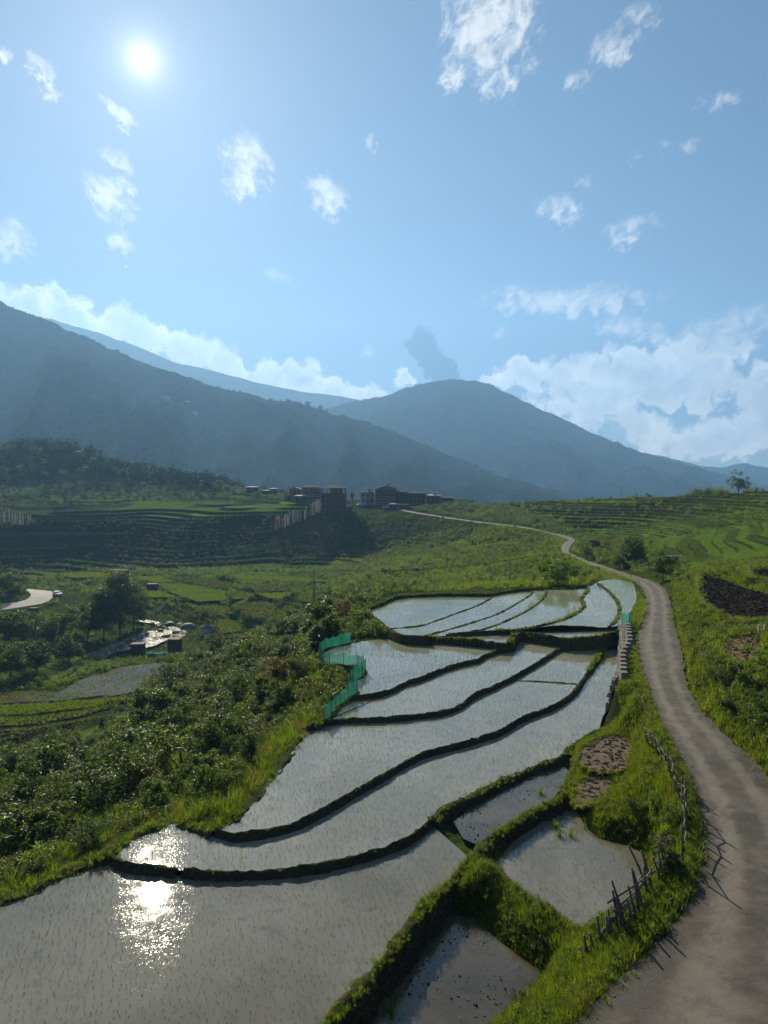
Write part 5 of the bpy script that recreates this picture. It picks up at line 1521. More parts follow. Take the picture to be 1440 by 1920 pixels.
# ---- individual trees
def tree_px(kind, px, py, s_, label, group=None, sz=None):
    p = hit(px, py)
    return place_tree(kind, p[0], p[1], s_, label, group, sz)
def shrub_px(k, px, py, s_, label, group=None):
    p = hit(px, py)
    return place_shrub(k, p[0], p[1], s_, label, group)
def plants():
    T = tree_px
    T('round', 1190, 1062, .82, 'dark round tree beside the road below the small hut')
    T('bright', 1045, 1096, .95, 'broad bright green tree at the inside of the road bend')
    T('mid', 1243, 1088, .62, 'green tree growing against the pale-roofed hut')
    T('airy', 1385, 929, 1.0, 'airy dark tree standing alone on the skyline ridge')
    T('round', 1162, 1066, .45, 'small dark tree left of the round roadside tree')
    T('airy', 1100, 1050, .4, 'scrubby little tree by the second hut')
    # trees by the river
    for px, py, s_, k, lb in [(225, 1192, 1.65, 'tall', 'tallest dark tree of the riverside grove'), (195, 1205, 1.35, 'tall', 'dark tree in the riverside grove left of the tallest one'), (165, 1195, 1.3, 'round', 'round dark tree at the outer edge of the riverside grove'), (250, 1180, 1.3, 'tall', 'slender dark tree in the riverside grove nearest the rapids'),
                              (120, 1200, 1.2, 'mid', 'mid green tree below the pale road bend'), (90, 1212, 1.1, 'round', 'rounded tree under the dark roadside box'), (40, 1218, 1.3, 'round', 'dark tree low on the valley side below the pale road'), (10, 1205, 1.3, 'mid', 'green tree at the picture edge below the pale road'),
                              (380, 1184, 1.25, 'thin', 'grey half-bare tree beside the whitewashed shrine'), (130, 1245, 1.0, 'round', 'small round tree downstream of the riverside grove'), (70, 1262, 1.0, 'round', 'dark tree downstream at the field edge'), (20, 1275, 1.1, 'round', 'dark tree at the picture edge downstream'),
                              (15, 1116, 1.3, 'mid', 'leafy tree on the knoll inside the pale road bend'), (35, 1104, .9, 'round', 'small tree beside the pale road on the knoll'), (-15, 1108, 1.4, 'round', 'dark tree at the picture edge on the knoll'), (405, 1238, .8, 'round', 'round dark tree between the brown field and the thicket'),
                              (285, 1165, .45, 'thin', 'grey willow-like tree on the river bank'), (350, 1165, .4, 'thin', 'low grey tree across the river')]:
        T(k, px, py, s_, lb, 'trees by the river')
    for px, py, s_, k, lb in [(60, 985, .55, 'round', 'lone round tree beside the left cluster of flag poles'), (425, 940, .55, 'round', 'round tree on the plateau below the pale roofs'), (540, 945, 1.0, 'round', 'dark tree in front of the village edge'), (660, 944, .7, 'pine', 'dark conifer between the big brick house and the white house'),
                              (652, 948, .5, 'mid', 'bushy tree right of the big brick house'), (762, 944, .5, 'mid', 'bushy tree beside the timber mansion'), (885, 944, .3, 'round', 'small tree at the end of the village row'), (100, 850, 1.1, 'round', 'dark tree on top of the left hill'), (122, 848, 1.0, 'rust', 'rusty brown tree on top of the left hill'), (140, 848, .9, 'rust', 'second rusty brown tree on the left hill, nearer the slope'),
                              (622, 1000, .35, 'rust', 'small yellow-leaved bush on the shaded slope below the village'), (60, 842, .9, 'pine', 'conifer standing up on the left hill')]:
        T(k, px, py, s_, lb)
    for px, py, s_, k, lb in [(390, 1480, 1.2, 3, 'broad-leaved shrub nearest the paddy corner in the thicket')]:
        shrub_px(k, px, py, s_, lb)
    # bank shrubs by the fence and above the road
    for px, py, s_, k, lb in [(1255, 1600, .62, 7, 'leafy shrub tangled in the far end of the stick fence'), (1270, 1560, .6, 0, 'green shrub on the bank above the stick fence'), (1235, 1525, .5, 4, 'bright shrub beside the tiny pond'), (1262, 1640, .55, 1, 'dark shrub leaning over the road edge by the stick fence'),
                              (1195, 1520, .45, 0, 'low shrub on the lush hump above the tiny pond'), (1180, 1490, .4, 4, 'bright low shrub on the lush hump'), (1000, 1735, .25, 1, 'dark shrub on the shaded bank above the lowest paddy'), (955, 1705, .22, 6, 'small dark shrub on the shaded bank near the bank top'),
                              (1060, 1830, .4, 4, 'bright low shrub under the near end of the stick fence'), (985, 1890, .42, 7, 'pale feathery shrub at the bottom edge beside the lowest paddy'),
                              (1405, 1300, .95, 4, 'large bright bush at the picture edge above the road'), (1440, 1260, 1.1, 4, 'bright broad-leaved bush above the straw patch'), (1380, 1285, .8, 1, 'dark green bush below the straw patch'), (1345, 1275, .6, 2, 'grey-green shrub on the bank by the road ditch'),
                              (1430, 1350, .9, 0, 'green bush low on the bank above the near road'), (1375, 1335, .6, 7, 'pale shrub on the bank opposite the stick fence'), (1460, 1400, .9, 3, 'big-leaved bush overhanging the road edge'), (1290, 1150, .5, 2, 'grey-green shrub beside the bamboo rail'), (1320, 1180, .55, 0, 'green shrub below the ploughed field'),
                              (1300, 1210, .5, 7, 'pale shrub on the bank halfway up the lane'), (1275, 1120, .6, 2, 'grey-green shrub at the road bend below the ploughed field'), (1290, 1095, .7, 5, 'brownish shrub at the corner of the ploughed field'),
                              (1187, 1225, .3, 0, 'small shrub behind the parapet blocks'), (1202, 1122, .35, 0, 'shrub at the outside corner of the road bend')]:
        shrub_px(k, px, py, s_, lb, 'shrubs on the road banks')
plants()

# ---- wooded hill at the left and bushes on the plateau
def far_woods():
    protos = []
    for i, (rad, lf, n, m_) in enumerate([((2.6, 2.6, 2.6), .55, 150, LEAF_FAR), ((2.2, 2.2, 3.4), .5, 150, LEAF_FAR), ((1.3, 1.3, 3.6), .45, 130, LEAF_FAR), ((2.8, 2.8, 2.2), .55, 140, LEAF_MID)]):
        V, F = leaves(n, rad, lf, 16, 500 + i, .8, .3, .35)
        protos.append(bpy.data.objects.new('far_tree', join_mesh('far_tree', [(V + np.array([0, 0, rad[2] * .9]), F, m_)])))
    scatter_group('wood', protos)
    W1 = [(-80, 815), (110, 815), (200, 845), (330, 885), (420, 895), (560, 905), (600, 915), (420, 920), (260, 905), (150, 890), (60, 900), (-80, 905)]
    Q = sample_region(W1, 1100, 380, 680, .5, 41, None, None, (60, -.35))
    tag(scatter('forest', 'wood', Q, rng.uniform(.7, 1.5, len(Q))), 'dark woods covering the left hill')
    Q = sample_region([(-80, 900), (300, 905), (600, 915), (600, 930), (300, 943), (-80, 953)], 350, 350, 560, .5, 42)
    tag(scatter('woods', 'wood', Q, rng.uniform(.35, .8, len(Q))), 'scattered trees between the terraces below the left hill')
    cone = []
    for i, (r_, h) in enumerate([(3.2, 15), (4.0, 12), (4.6, 10)]):
        mb = MB()
        V, F = leaves(26, (r_, r_, h * .45), 3.0, 8, 600 + i, .9, .2, .4, .2)
        cone.append(bpy.data.objects.new('slope_tree', join_mesh('slope_tree', [(V + np.array([0, 0, h * .45]), F, LEAF_FAR)])))
    scatter_group('mount', cone)
    for G, n, nm, sz in ((M1, 42000, 'forest covering the long dark slope', (.28, .6)), (M2, 14000, 'forest covering the round-topped mountain', (.4, .75))):
        nu, nv = G.shape[:2]
        u = rng.uniform(0, nu - 1.001, n); v = rng.uniform(12.5, nv - 1.001, n) ** 1.0
        v = 12.6 + (v - 12.6) * rng.random(n) ** .35
        ui, vi = u.astype(int), v.astype(int); fu, fv = (u - ui)[:, None], (v - vi)[:, None]
        Q = (G[ui, vi] * (1 - fu) + G[ui + 1, vi] * fu) * (1 - fv) + (G[ui, vi + 1] * (1 - fu) + G[ui + 1, vi + 1] * fu) * fv
        keep = fbm(Q[:, 0] / 220, Q[:, 1] / 220, 3, 77) > -.35
        Q = Q[keep]
        tag(scatter('forest', 'mount', Q, rng.uniform(sz[0], sz[1], len(Q)), None, .05), nm)
far_woods()

def bamboo():
    p = hit(1330, 929)
    for i, (px, lb) in enumerate([(1308, 'bamboo clump at the outer end of the skyline hedge'), (1330, 'bamboo clump in the middle of the skyline hedge'), (1352, 'bamboo clump of the skyline hedge nearest the airy tree')]):
        V, F = blades(420, 4.2, .05, 1.5, .35, 700 + i)
        me = bpy.data.meshes.new('bamboo_clump'); me.from_pydata(V, [], F); me.update()
        q = hit(px, 929)
        tag(link('bamboo_clump', me, LEAF_MID, None, (q[0], q[1], q[2] - .1)), lb, 'bamboo', 'bamboo hedge on the skyline')
bamboo()

# ------------------------------------------------------------------ things
def stick(pts, r, mat, parent, name):
    return MB().tube(pts, r, 6).build(name, mat, parent, None, True)

def near_fence():
    """rustic fence of split sticks beside the square paddy"""
    posts = [((1126, 1782), 1.05, (-.10, .05)), ((1150, 1768), 1.0, (-.16, .06)), ((1160, 1755), 1.35, (-.12, .1)), ((1177, 1747), 1.5, (-.30, .12)), ((1196, 1734), 1.2, (-.25, .05)), ((1201, 1722), 1.5, (-.15, .15)), ((1219, 1674), 1.55, (-.45, .1)), ((1243, 1662), 1.0, (-.35, .05)), ((1246, 1655), 1.1, (-.2, .1)), ((1088, 1806), .5, (-.08, 0)), ((1112, 1792), .7, (-.15, .02)), ((1187, 1740), .9, (-.2, .1)), ((1232, 1668), .95, (.1, .1)), ((1140, 1775), .9, (-.05, .1)), ((1168, 1751), 1.1, (-.2, .0)), ((1208, 1712), 1.3, (-.25, .1)), ((1214, 1694), 1.2, (-.1, .05)), ((1226, 1672), 1.35, (-.3, .1)), ((1252, 1645), 1.2, (-.25, .1)), ((1258, 1630), 1.0, (-.15, .1)), ((1100, 1800), .75, (-.1, .05))]
    B = hits([p[0] for p in posts])
    root = empty('stick_fence', B[3])
    tag(root, 'rustic fence of crossed weathered sticks beside the square paddy', 'fence')
    o = np.array(B[3])
    tops = []
    for b, (_, h, ln) in zip(B, posts):
        q = b - o
        t_ = q + np.array([ln[0] * h, ln[1] * h, h])
        tops.append(t_)
        stick([q - np.array([0, 0, .3]), (q + t_) / 2 + np.array([.02, .01, 0]), t_], [.05, .046, .034], WOOD_GREY, root, 'post')
    def at(i, f): return (B[i] - o) * (1 - f) + tops[i] * f
    for i, f, j, g, ex in [(0, .45, 6, .42, .15), (0, .30, 5, .50, .1), (1, .62, 8, .5, .12), (2, .78, 7, .55, .3), (2, .62, 6, .30, .35), (9, .5, 3, .45, .1), (10, .2, 4, .35, .1), (3, .3, 8, .7, .05)]:
        a, b = at(i, f), at(j, g)
        d_ = (b - a) / np.linalg.norm(b - a)
        n = np.array([-d_[1], d_[0], 0]) * (.05 if (i + j) % 2 else -.05)
        stick([a - d_ * ex + n, (a + b) / 2 + n + np.array([0, 0, -.04]), b + d_ * ex + n], [.032, .036, .024], WOOD_GREY, root, 'rail')
near_fence()

def road_fence(label, pts, h, group=None, rails=2, lean=(0, 0), r=.03):
    B = hits(pts)
    root = empty('stick_fence', B[0])
    tag(root, label, 'fence', group)
    o = np.array(B[0])
    T_ = []
    for b in B:
        hh = h * random.uniform(.7, 1.2)
        t_ = b - o + np.array([lean[0] + random.uniform(-.12, .12), lean[1] + random.uniform(-.1, .1), hh])
        T_.append(t_)
        stick([b - o - np.array([0, 0, .25]), t_], [r * 1.2, r * .8], WOOD_GREY, root, 'post')
    for k in range(rails):
        for i in range(len(B) - 1):
            f = .45 + .35 * k
            a = (B[i] - o) * (1 - f) + T_[i] * f; b = (B[i + 1] - o) * (1 - f) + T_[i + 1] * f
            stick([a, b], [r * .7, r * .6], WOOD_GREY, root, 'rail')
road_fence('leaning stick fence along the lane above the dry plots', [(1215, 1400), (1222, 1408), (1230, 1416), (1237, 1426), (1244, 1436), (1251, 1447), (1257, 1458), (1262, 1470), (1268, 1482), (1273, 1494), (1279, 1506), (1284, 1520), (1288, 1536), (1290, 1552), (1291, 1570), (1290, 1590), (1287, 1610), (1282, 1630)], 1.35, None, 2, (-.2, .1), .038)
road_fence('few upright sticks at the lane edge below the parapet blocks', [(1190, 1305), (1203, 1322), (1213, 1345), (1222, 1362)], 1.0, None, 1, (-.1, .1))
road_fence('row of small stakes along the far lane above the greenish paddy', [(1198, 1094), (1184, 1088), (1168, 1082), (1152, 1077), (1136, 1071), (1120, 1066)], .9, None, 1)
road_fence('little stakes at the outer tip of the upper paddies', [(684, 1134), (692, 1130), (700, 1127), (712, 1123), (722, 1119)], 1.1, None, 0, (0, 0), .04)
road_fence('pale bamboo rail on stakes below the ploughed field', [(1286, 1160), (1297, 1164), (1310, 1168)], .6, None, 1, (0, 0), .04)

def net_fence():
    P = resample(LS['O'][70:152], 1.15)
    c0 = P[len(P) // 2].copy()
    m_, t, b, out = material('green_net')
    co = objco(t)
    n = t.noise(co, 3, 4, .6)
    c = t.mix(n, (.008, .10, .075), (.02, .19, .14))
    t.set(b.inputs['Base Color'], c); b.inputs['Roughness'].default_value = .6
    tr = t.node('ShaderNodeBsdfTranslucent'); t.set(tr.inputs[0], t.mix(1.0, c, (1.3, 1.4, 1.3), 'MULTIPLY'))
    tp = t.node('ShaderNodeBsdfTransparent')
    m1 = t.node('ShaderNodeMixShader'); m1.inputs[0].default_value = .6
    t.l.new(b.outputs[0], m1.inputs[1]); t.l.new(tr.outputs[0], m1.inputs[2])
    m2 = t.node('ShaderNodeMixShader'); m2.inputs[0].default_value = .30
    t.l.new(m1.outputs[0], m2.inputs[1]); t.l.new(tp.outputs[0], m2.inputs[2])
    t.l.new(m2.outputs[0], out.inputs[0])
    root = empty('net_fence', c0)
    tag(root, 'teal green netting fence winding round the paddy corner on thin stakes', 'fence')
    tops = []
    for p in P:
        q = p - c0
        h = random.uniform(.95, 1.15)
        t_ = q + np.array([random.uniform(-.06, .06), random.uniform(-.06, .06), h])
        tops.append((q, t_))
        stick([q - [0, 0, .3], t_ + [0, 0, .12]], [.024, .018], WOOD_GREY, root, 'stake')
    for (a, at_), (b_, bt) in zip(tops[:-1], tops[1:]):
        V, F = [], []
        n, k = 4, 4
        nn = np.array([-(b_ - a)[1], (b_ - a)[0], 0]); nn /= np.linalg.norm(nn) + 1e-9
        for i in range(n + 1):
            for j in range(k + 1):
                u, v = i / n, j / k
                lo = a * (1 - u) + b_ * u; hi = at_ * (1 - u) + bt * u
                p = lo * (1 - v) + hi * v
                p = p + nn * .10 * math.sin(math.pi * u) * math.sin(2.4 * v + a[0] * 3) - np.array([0, 0, .16 * math.sin(math.pi * u) * v])
                V.append(p)
        for i in range(n):
            for j in range(k): F.append((i * (k + 1) + j, (i + 1) * (k + 1) + j, (i + 1) * (k + 1) + j + 1, i * (k + 1) + j + 1))
        MB().add(V, F).build('net_panel', m_, root, None, True)
    return m_
NET = net_fence()
def small_net():
    p = U(1176, 1172, 0)
    root = empty('net_screen', p)
    tag(root, 'small teal net screen at the head of the parapet blocks', 'net')
    for dx, dy in ((-.5, 0), (.25, .15), (.7, .9)): stick([(dx, dy, -.3), (dx, dy, 1.25)], .03, WOOD_GREY, root, 'stake')
    MB().add([(-.5, 0, .1), (.25, .15, .1), (.7, .9, .1), (-.5, 0, 1.1), (.25, .15, 1.2), (.7, .9, 1.15)], [(0, 1, 4, 3), (1, 2, 5, 4)]).build('net_panel', NET, root)
small_net()

def stone_wall():
    W_ = resample(LS['W'][3:19], .62)
    c0 = W_[0].copy(); c0[2] = 0
    t = np.gradient(W_[:, :2], axis=0); t /= np.linalg.norm(t, axis=1)[:, None]
    nrm = np.stack([-t[:, 1], t[:, 0]], 1)          # away from the paddy, towards the road
    if nrm[:, 0].mean() < 0: nrm = -nrm
    root = empty('stone_wall', c0)
    tag(root, 'dry stone retaining wall holding up the lane beside the second paddy', 'wall')
    V, F = [], []
    n = len(W_)
    ht = np.interp(np.arange(n) / n, [0, .7, .9, 1], [-.15, -.2, -.35, -.6])
    for i in range(n):
        a = W_[i, :2] + nrm[i] * .16; b_ = W_[i, :2] + nrm[i] * .55; e = W_[i, :2] + nrm[i] * 1.0
        V += [(a[0] - c0[0], a[1] - c0[1], -2.9), (b_[0] - c0[0], b_[1] - c0[1], ht[i] - .06), (e[0] - c0[0], e[1] - c0[1], ht[i] - .02), (e[0] - c0[0], e[1] - c0[1], -2.9)]
    for i in range(n - 1):
        for k in range(3): F.append((4 * i + k, 4 * i + 4 + k, 4 * i + 5 + k, 4 * i + k + 1))
    MB().add(V, F).build('core', STONE, root)
    st = []
    for s_ in range(6):
        r = np.random.default_rng(900 + s_)
        mb = MB().box((0, 0, 0), (.60, .30, .38), 0, .85)
        mb.v = [tuple(np.array(v) + r.normal(0, .035, 3)) for v in mb.v]
        me = mb.mesh('stone'); me.materials.append(STONE); st.append(me)
    for i in range(n - 1):
        ang = math.atan2(t[i, 1], t[i, 0])
        for j in range(6):
            z = -2.22 + .37 * j
            if z > ht[i] + .05: continue
            f = (z + 2.6) / 2.6
            p = (W_[i, :2] + W_[i + 1, :2]) / 2 + t[i] * (.31 if j % 2 else 0) + nrm[i] * (.05 + .38 * f + random.uniform(-.04, .04))
            o = link('stone', random.choice(st), None, root, (p[0] - c0[0], p[1] - c0[1], z))
            o.rotation_euler = (random.uniform(-.06, .06), random.uniform(-.06, .06), ang + random.uniform(-.08, .08))
            o.scale = (random.uniform(.85, 1.08), 1, random.uniform(.85, 1.05))
stone_wall()

def parapet():
    me = []
    for s_ in range(3):
        mb = MB().box((0, 0, .3), (.50, .62, .72), 0, .94, .015)
        q = mb.mesh('parapet_block'); q.materials.append(CONCRETE); me.append(q)
    px = [(1176, 1181), (1177, 1186), (1178, 1191), (1179, 1197), (1180, 1204), (1180, 1211), (1176, 1219), (1171, 1226), (1168, 1234), (1167, 1242), (1167, 1250), (1168, 1258), (1168, 1266), (1169, 1275)]
    for i, p in enumerate(px):
        q = U(p[0], p[1], .0)
        o = link('parapet_block', me[i % 3], None, None, (q[0], q[1], -.08))
        o.rotation_euler.z = random.uniform(-.12, .12)
        lb = 'nearest concrete parapet block on the stone wall' if i == len(px) - 1 else 'farthest concrete parapet block, beside the teal net screen' if i == 0 else 'concrete parapet block in the row between lane and stone wall'
        tag(o, lb, 'parapet block', 'parapet blocks along the lane')
        bv = o.modifiers.new('bevel', 'BEVEL'); bv.width = .03; bv.segments = 2
parapet()

def power_pole(px, py, h, label, arm=1.6, group='power poles', r=.13, wires=False):
    b = hit(px, py)
    root = empty('power_pole', b)
    tag(root, label, 'pole', group)
    MB().tube([(0, 0, -.5), (0, 0, h)], [r, r * .6], 8).build('post', TRUSS, root, None, True)
    if arm:
        MB().box((0, 0, h - .35), (arm, .12, .14)).build('crossarm', TRUSS, root)
        for k in (-.45, -.05, .45):
            MB().tube([(k * arm, 0, h - .28), (k * arm, 0, h - .05)], [.06, .04], 6).build('insulator', CONCRETE, root)
    return root, np.array(b), h
def wires(label, A, B, sag, r=.018):
    A, B = np.array(A, float), np.array(B, float)
    pts = [A + (B - A) * u - np.array([0, 0, sag * 4 * u * (1 - u)]) - A for u in np.linspace(0, 1, 14)]
    o = MB().tube(pts, r, 4).build('power_line', WIRE, None, A)
    tag(o, label, 'wire', 'power lines from the valley pole')
def poles():
    r1, b1, h1 = power_pole(589, 1158, 9.2, 'slender power pole with a wide crossarm on the scrub slope', 4.2, 'power poles', .15)
    r2, b2, h2 = power_pole(1022, 1092, 4.5, 'short pole hidden in the bush at the road bend', .8)
    r3, b3, h3 = power_pole(432, 1140, 6.0, 'short power pole among the valley fields', .8)
    for k, lb in ((-1.8, 'first'), (0.0, 'middle'), (1.8, 'last')):
        wires(lb + ' power line running from the slope pole towards the road bend', b1 + [k, 0, h1 - .05], b2 + [k * .2, 0, h2 - .1], 1.2)
        wires(lb + ' power line running from the slope pole down to the valley fields', b1 + [k, 0, h1 - .05], b3 + [k * .2, 0, h3 - .1], .8)
    for px, py, top, lb in [(924, 943, 930, 'thin pole on the skyline right of the village'), (957, 940, 914, 'tall skyline pole next after the village'), (1137, 934, 909, 'tallest pole on the skyline above the terraces'), (1149, 934, 923, 'short post beside the tallest skyline pole'), (1158, 934, 920, 'thin post in the skyline pole group'), (1165, 934, 912, 'pole at the right of the skyline pole group'), (1263, 931, 915, 'lone skyline pole left of the bamboo hedge'), (1416, 926, 905, 'skyline pole right of the airy tree')]:
        b = hit(px, py)
        h = (py - top) * b[1] / FPX
        power_pole(px, py, h, lb, 1.2 if h > 4.5 else 0, 'power poles on the skyline', .12)
poles()

# ---- huts
def hut(px, py, w, d_, h, label, wall=TIMBER, roof=ROOF_TIN, legs=0.0, over=.35, pitch=.25, rz=0.2):
    b = hit(px, py)
    root = empty('hut', b, rz)
    tag(root, label, 'hut')
    z0 = legs
    if legs:
        for sx in (-1, 1):
            for sy in (-1, 1): MB().box((sx * w * .42, sy * d_ * .42, legs / 2 - .2), (.14, .14, legs + .6)).build('leg', BARK, root)
    wb = MB().box((0, 0, z0 + h / 2 - .1), (w, d_, h + .2)).build('wall', wall, root)
    n = max(3, int(w / .55))
    for i in range(n):
        MB().box((-w / 2 + w * (i + .5) / n, -d_ / 2 - .025, z0 + h / 2), (w / n * .9, .05, h * .97)).build('plank', wall, wb)
    MB().box((w * .12, -d_ / 2 - .07, z0 + h * .42), (w * .28, .04, h * .8)).build('door', GLASS_DARK, root)
    y0, y1 = -d_ / 2 - over, d_ / 2 + over
    x = w / 2 + over
    zt, zb = z0 + h + pitch + .06, z0 + h + .06
    MB().add([(-x, y0, zt), (x, y0, zt), (x, y1, zb), (-x, y1, zb), (-x, y0, zt + .07), (x, y0, zt + .07), (x, y1, zb + .07), (-x, y1, zb + .07)],
             [(0, 1, 5, 4), (1, 2, 6, 5), (2, 3, 7, 6), (3, 0, 4, 7), (4, 5, 6, 7), (3, 2, 1, 0)]).build('roof', roof, root)
    return root
hut(1258, 1058, 1.9, 1.7, 1.25, 'small brown field hut with a pale flat roof above the road bend', BRICK_DARK, ROOF_WHITE)
hut(1114, 1026, 2.1, 1.8, 1.5, 'weathered wooden hut above the far road bend', WOOD_GREY, ROOF_TIN, 0, .1)
hut(259, 1226, 2.9, 2.4, 2.4, 'dark wooden hut on the river bank beside the green tarp', TIMBER, TIMBER, 0, .1, .1, .1)
hut(328, 1217, 2.7, 2.2, 2.4, 'dark wooden hut on the river bank nearer the shrine', TIMBER, TIMBER, 0, .1, .1, -.2)
hut(286, 1106, 3.2, 2.6, 2.0, 'dark hut behind the river between green fields', TIMBER, TIMBER, 0, .15, .15, 0)
hut(225, 1082, 6.0, 3.0, 2.6, 'long dark shed rising behind the tallest riverside tree', TIMBER, TIMBER, 0, .2, .2, 0)
hut(64, 1153, 2.0, 1.6, 2.0, 'dark box-like stall beside the pale road', TIMBER, TIMBER, 0, .1, .1, 0)

def shrine():
    b = hit(388, 1190)
    root = empty('shrine', b)
    tag(root, 'small whitewashed round shrine with a dark band by the river', 'shrine')
    MB().tube([(0, 0, -.3), (0, 0, 1.9)], [1.75, 1.55], 14).build('wall', PLASTER, root)
    MB().tube([(0, 0, 1.9), (0, 0, 2.25)], [1.62, 1.62], 14).build('band', ROOF_RED, root)
    MB().tube([(0, 0, 2.25), (0, 0, 2.6), (0, 0, 2.9)], [2.0, 1.2, .12], 14).build('roof', ROOF_TIN, root)
shrine()
def tarp():
    b = hit(297, 1231)
    root = empty('tarp_shelter', b, .1)
    tag(root, 'low green tarpaulin shelter between the two river huts', 'tarp')
    V = []
    for i in range(6):
        x = -2.2 + 4.4 * i / 5
        z = 1.0 + .18 * math.sin(i * 1.9)
        V += [(x, -1.1, .05), (x, -.75, z * .8), (x, 0, z), (x, .8, z * .75), (x, 1.1, .05)]
    F = [(5 * i + k, 5 * i + 5 + k, 5 * i + 6 + k, 5 * i + k + 1) for i in range(5) for k in range(4)] + [(0, 1, 2, 3, 4), (29, 28, 27, 26, 25)]
    MB().add(V, F).build('sheet', TARP, root)
    for x in (-2.1, 2.1): stick([(x, 0, -.2), (x, 0, 1.05)], .05, BARK, root, 'pole')
tarp()

def boulders():
    r = np.random.default_rng(77)
    ms = []
    for s_ in range(4):
        import bmesh
        bm = bmesh.new()
        bmesh.ops.create_icosphere(bm, subdivisions=2, radius=1)
        for v in bm.verts:
            k = 1 + .22 * float(vnoise(np.array([v.co.x * 2 + s_ * 9]), np.array([v.co.y * 2 + v.co.z * 1.7]), s_)[0])
            v.co = Vector((v.co.x * k, v.co.y * k * .8, v.co.z * k * .6))
        me = bpy.data.meshes.new('boulder'); bm.to_mesh(me); bm.free()
        me.materials.append(ROCK_DARK); ms.append(me)
    spots = [(352, 1178, 2.4, 'largest grey boulder at the head of the rapids'), (318, 1172, 1.9, 'dark boulder in mid-stream at the rapids'), (262, 1180, 1.4, 'boulder at the grove side of the rapids'), (300, 1183, 1.0, 'small boulder in the middle of the rapids'), (330, 1187, 1.1, 'flat boulder below the largest one'), (275, 1190, .9, 'small wet boulder left of mid-stream'),
             (245, 1203, 1.2, 'boulder where the river leaves the rapids'), (312, 1194, 1.2, 'boulder at the near bank above the hut'), (285, 1170, 1.0, 'small boulder near the grey willow'), (225, 1212, .9, 'boulder downstream of the rapids'), (338, 1173, 1.3, 'boulder upstream of the largest one'), (306, 1176, .7, 'pebbly boulder between the mid-stream rocks')]
    for px, py, s_, lb in spots:
        q = U(px, py, -27.2)
        o = link('boulder', ms[int(r.integers(0, 4))], None, None, (q[0], q[1], -27.15))
        o.scale = (s_, s_, s_); o.rotation_euler.z = r.uniform(0, 6)
        tag(o, lb, 'boulder', 'boulders in the river')
boulders()

# ---- vehicles
def car(p, rz, label, paint, s_=1.0, group=None, van=False):
    root = empty('parked_car', p, rz)
    root.scale = (s_, s_, s_)
    tag(root, label, 'car', group)
    hgt = 1.9 if van else 1.45
    prof = [(-2.05, .35), (-2.1, .75), (-1.95, .95), (-1.25, 1.0), (-.55, hgt), (1.35, hgt), (1.95, 1.0), (2.05, .9), (2.08, .35)] if not van else [(-2.05, .35), (-2.1, .9), (-1.8, 1.1), (-1.2, hgt), (2.0, hgt), (2.08, 1.2), (2.08, .35)]
    V = [(x, -.82, z) for x, z in prof] + [(x, .82, z) for x, z in prof]
    n = len(prof)
    F = [(i, (i + 1) % n, n + (i + 1) % n, n + i) for i in range(n)] + [tuple(range(n - 1, -1, -1)), tuple(range(n, 2 * n))]
    MB().add(V, F).build('body', paint, root)
    for y in (-.835, .835):
        MB().box((.35, y, hgt - .32), (1.7, .02, .36)).build('window', GLASS_DARK, root)
        for x in (-1.3, 1.35):
            MB().tube([(x, y - .1, .33), (x, y + .1, .33)], [.33, .33], 12).build('wheel', WIRE, root)
    MB().add([(-1.2, -.7, 1.02), (-1.2, .7, 1.02), (-.62, .66, hgt - .06), (-.62, -.66, hgt - .06)] if not van else [(-1.78, -.7, 1.12), (-1.78, .7, 1.12), (-1.24, .66, hgt - .06), (-1.24, -.66, hgt - .06)], [(0, 1, 2, 3)]).build('windscreen', GLASS_DARK, root, (-.03, 0, .03))
    return root
PAINT_W = m_plain('car_paint_white', (.62, .63, .64), (.72, .72, .72), 1, .25, 0, 5, .6)
PAINT_D = m_plain('car_paint_dark', (.05, .06, .075), (.07, .08, .09), 1, .25, 0, 5, .6)
def cars():
    p = D(108, 1127, 236)
    z = gz(p[0], p[1])
    car((p[0], p[1], z), 2.4, 'pale car parked at the outside of the pale road bend', PAINT_W)
    for px, py, rz, lb, pt, van in [(677, 949, .3, 'white van parked before the white house', PAINT_W, True), (641, 951, 1.2, 'dark car parked beside the big brick house', PAINT_D, False), (652, 952, .2, 'white car parked right of the big brick house', PAINT_W, False), (690, 951, .1, 'grey-blue car parked below the timber mansion', PAINT_D, False), (725, 953, .2, 'pale car on the slope edge below the shed', PAINT_W, False)]:
        q = hit(px, py)
        car(q, rz, lb, pt, 1.0, 'vehicles parked in the village', van)
cars()

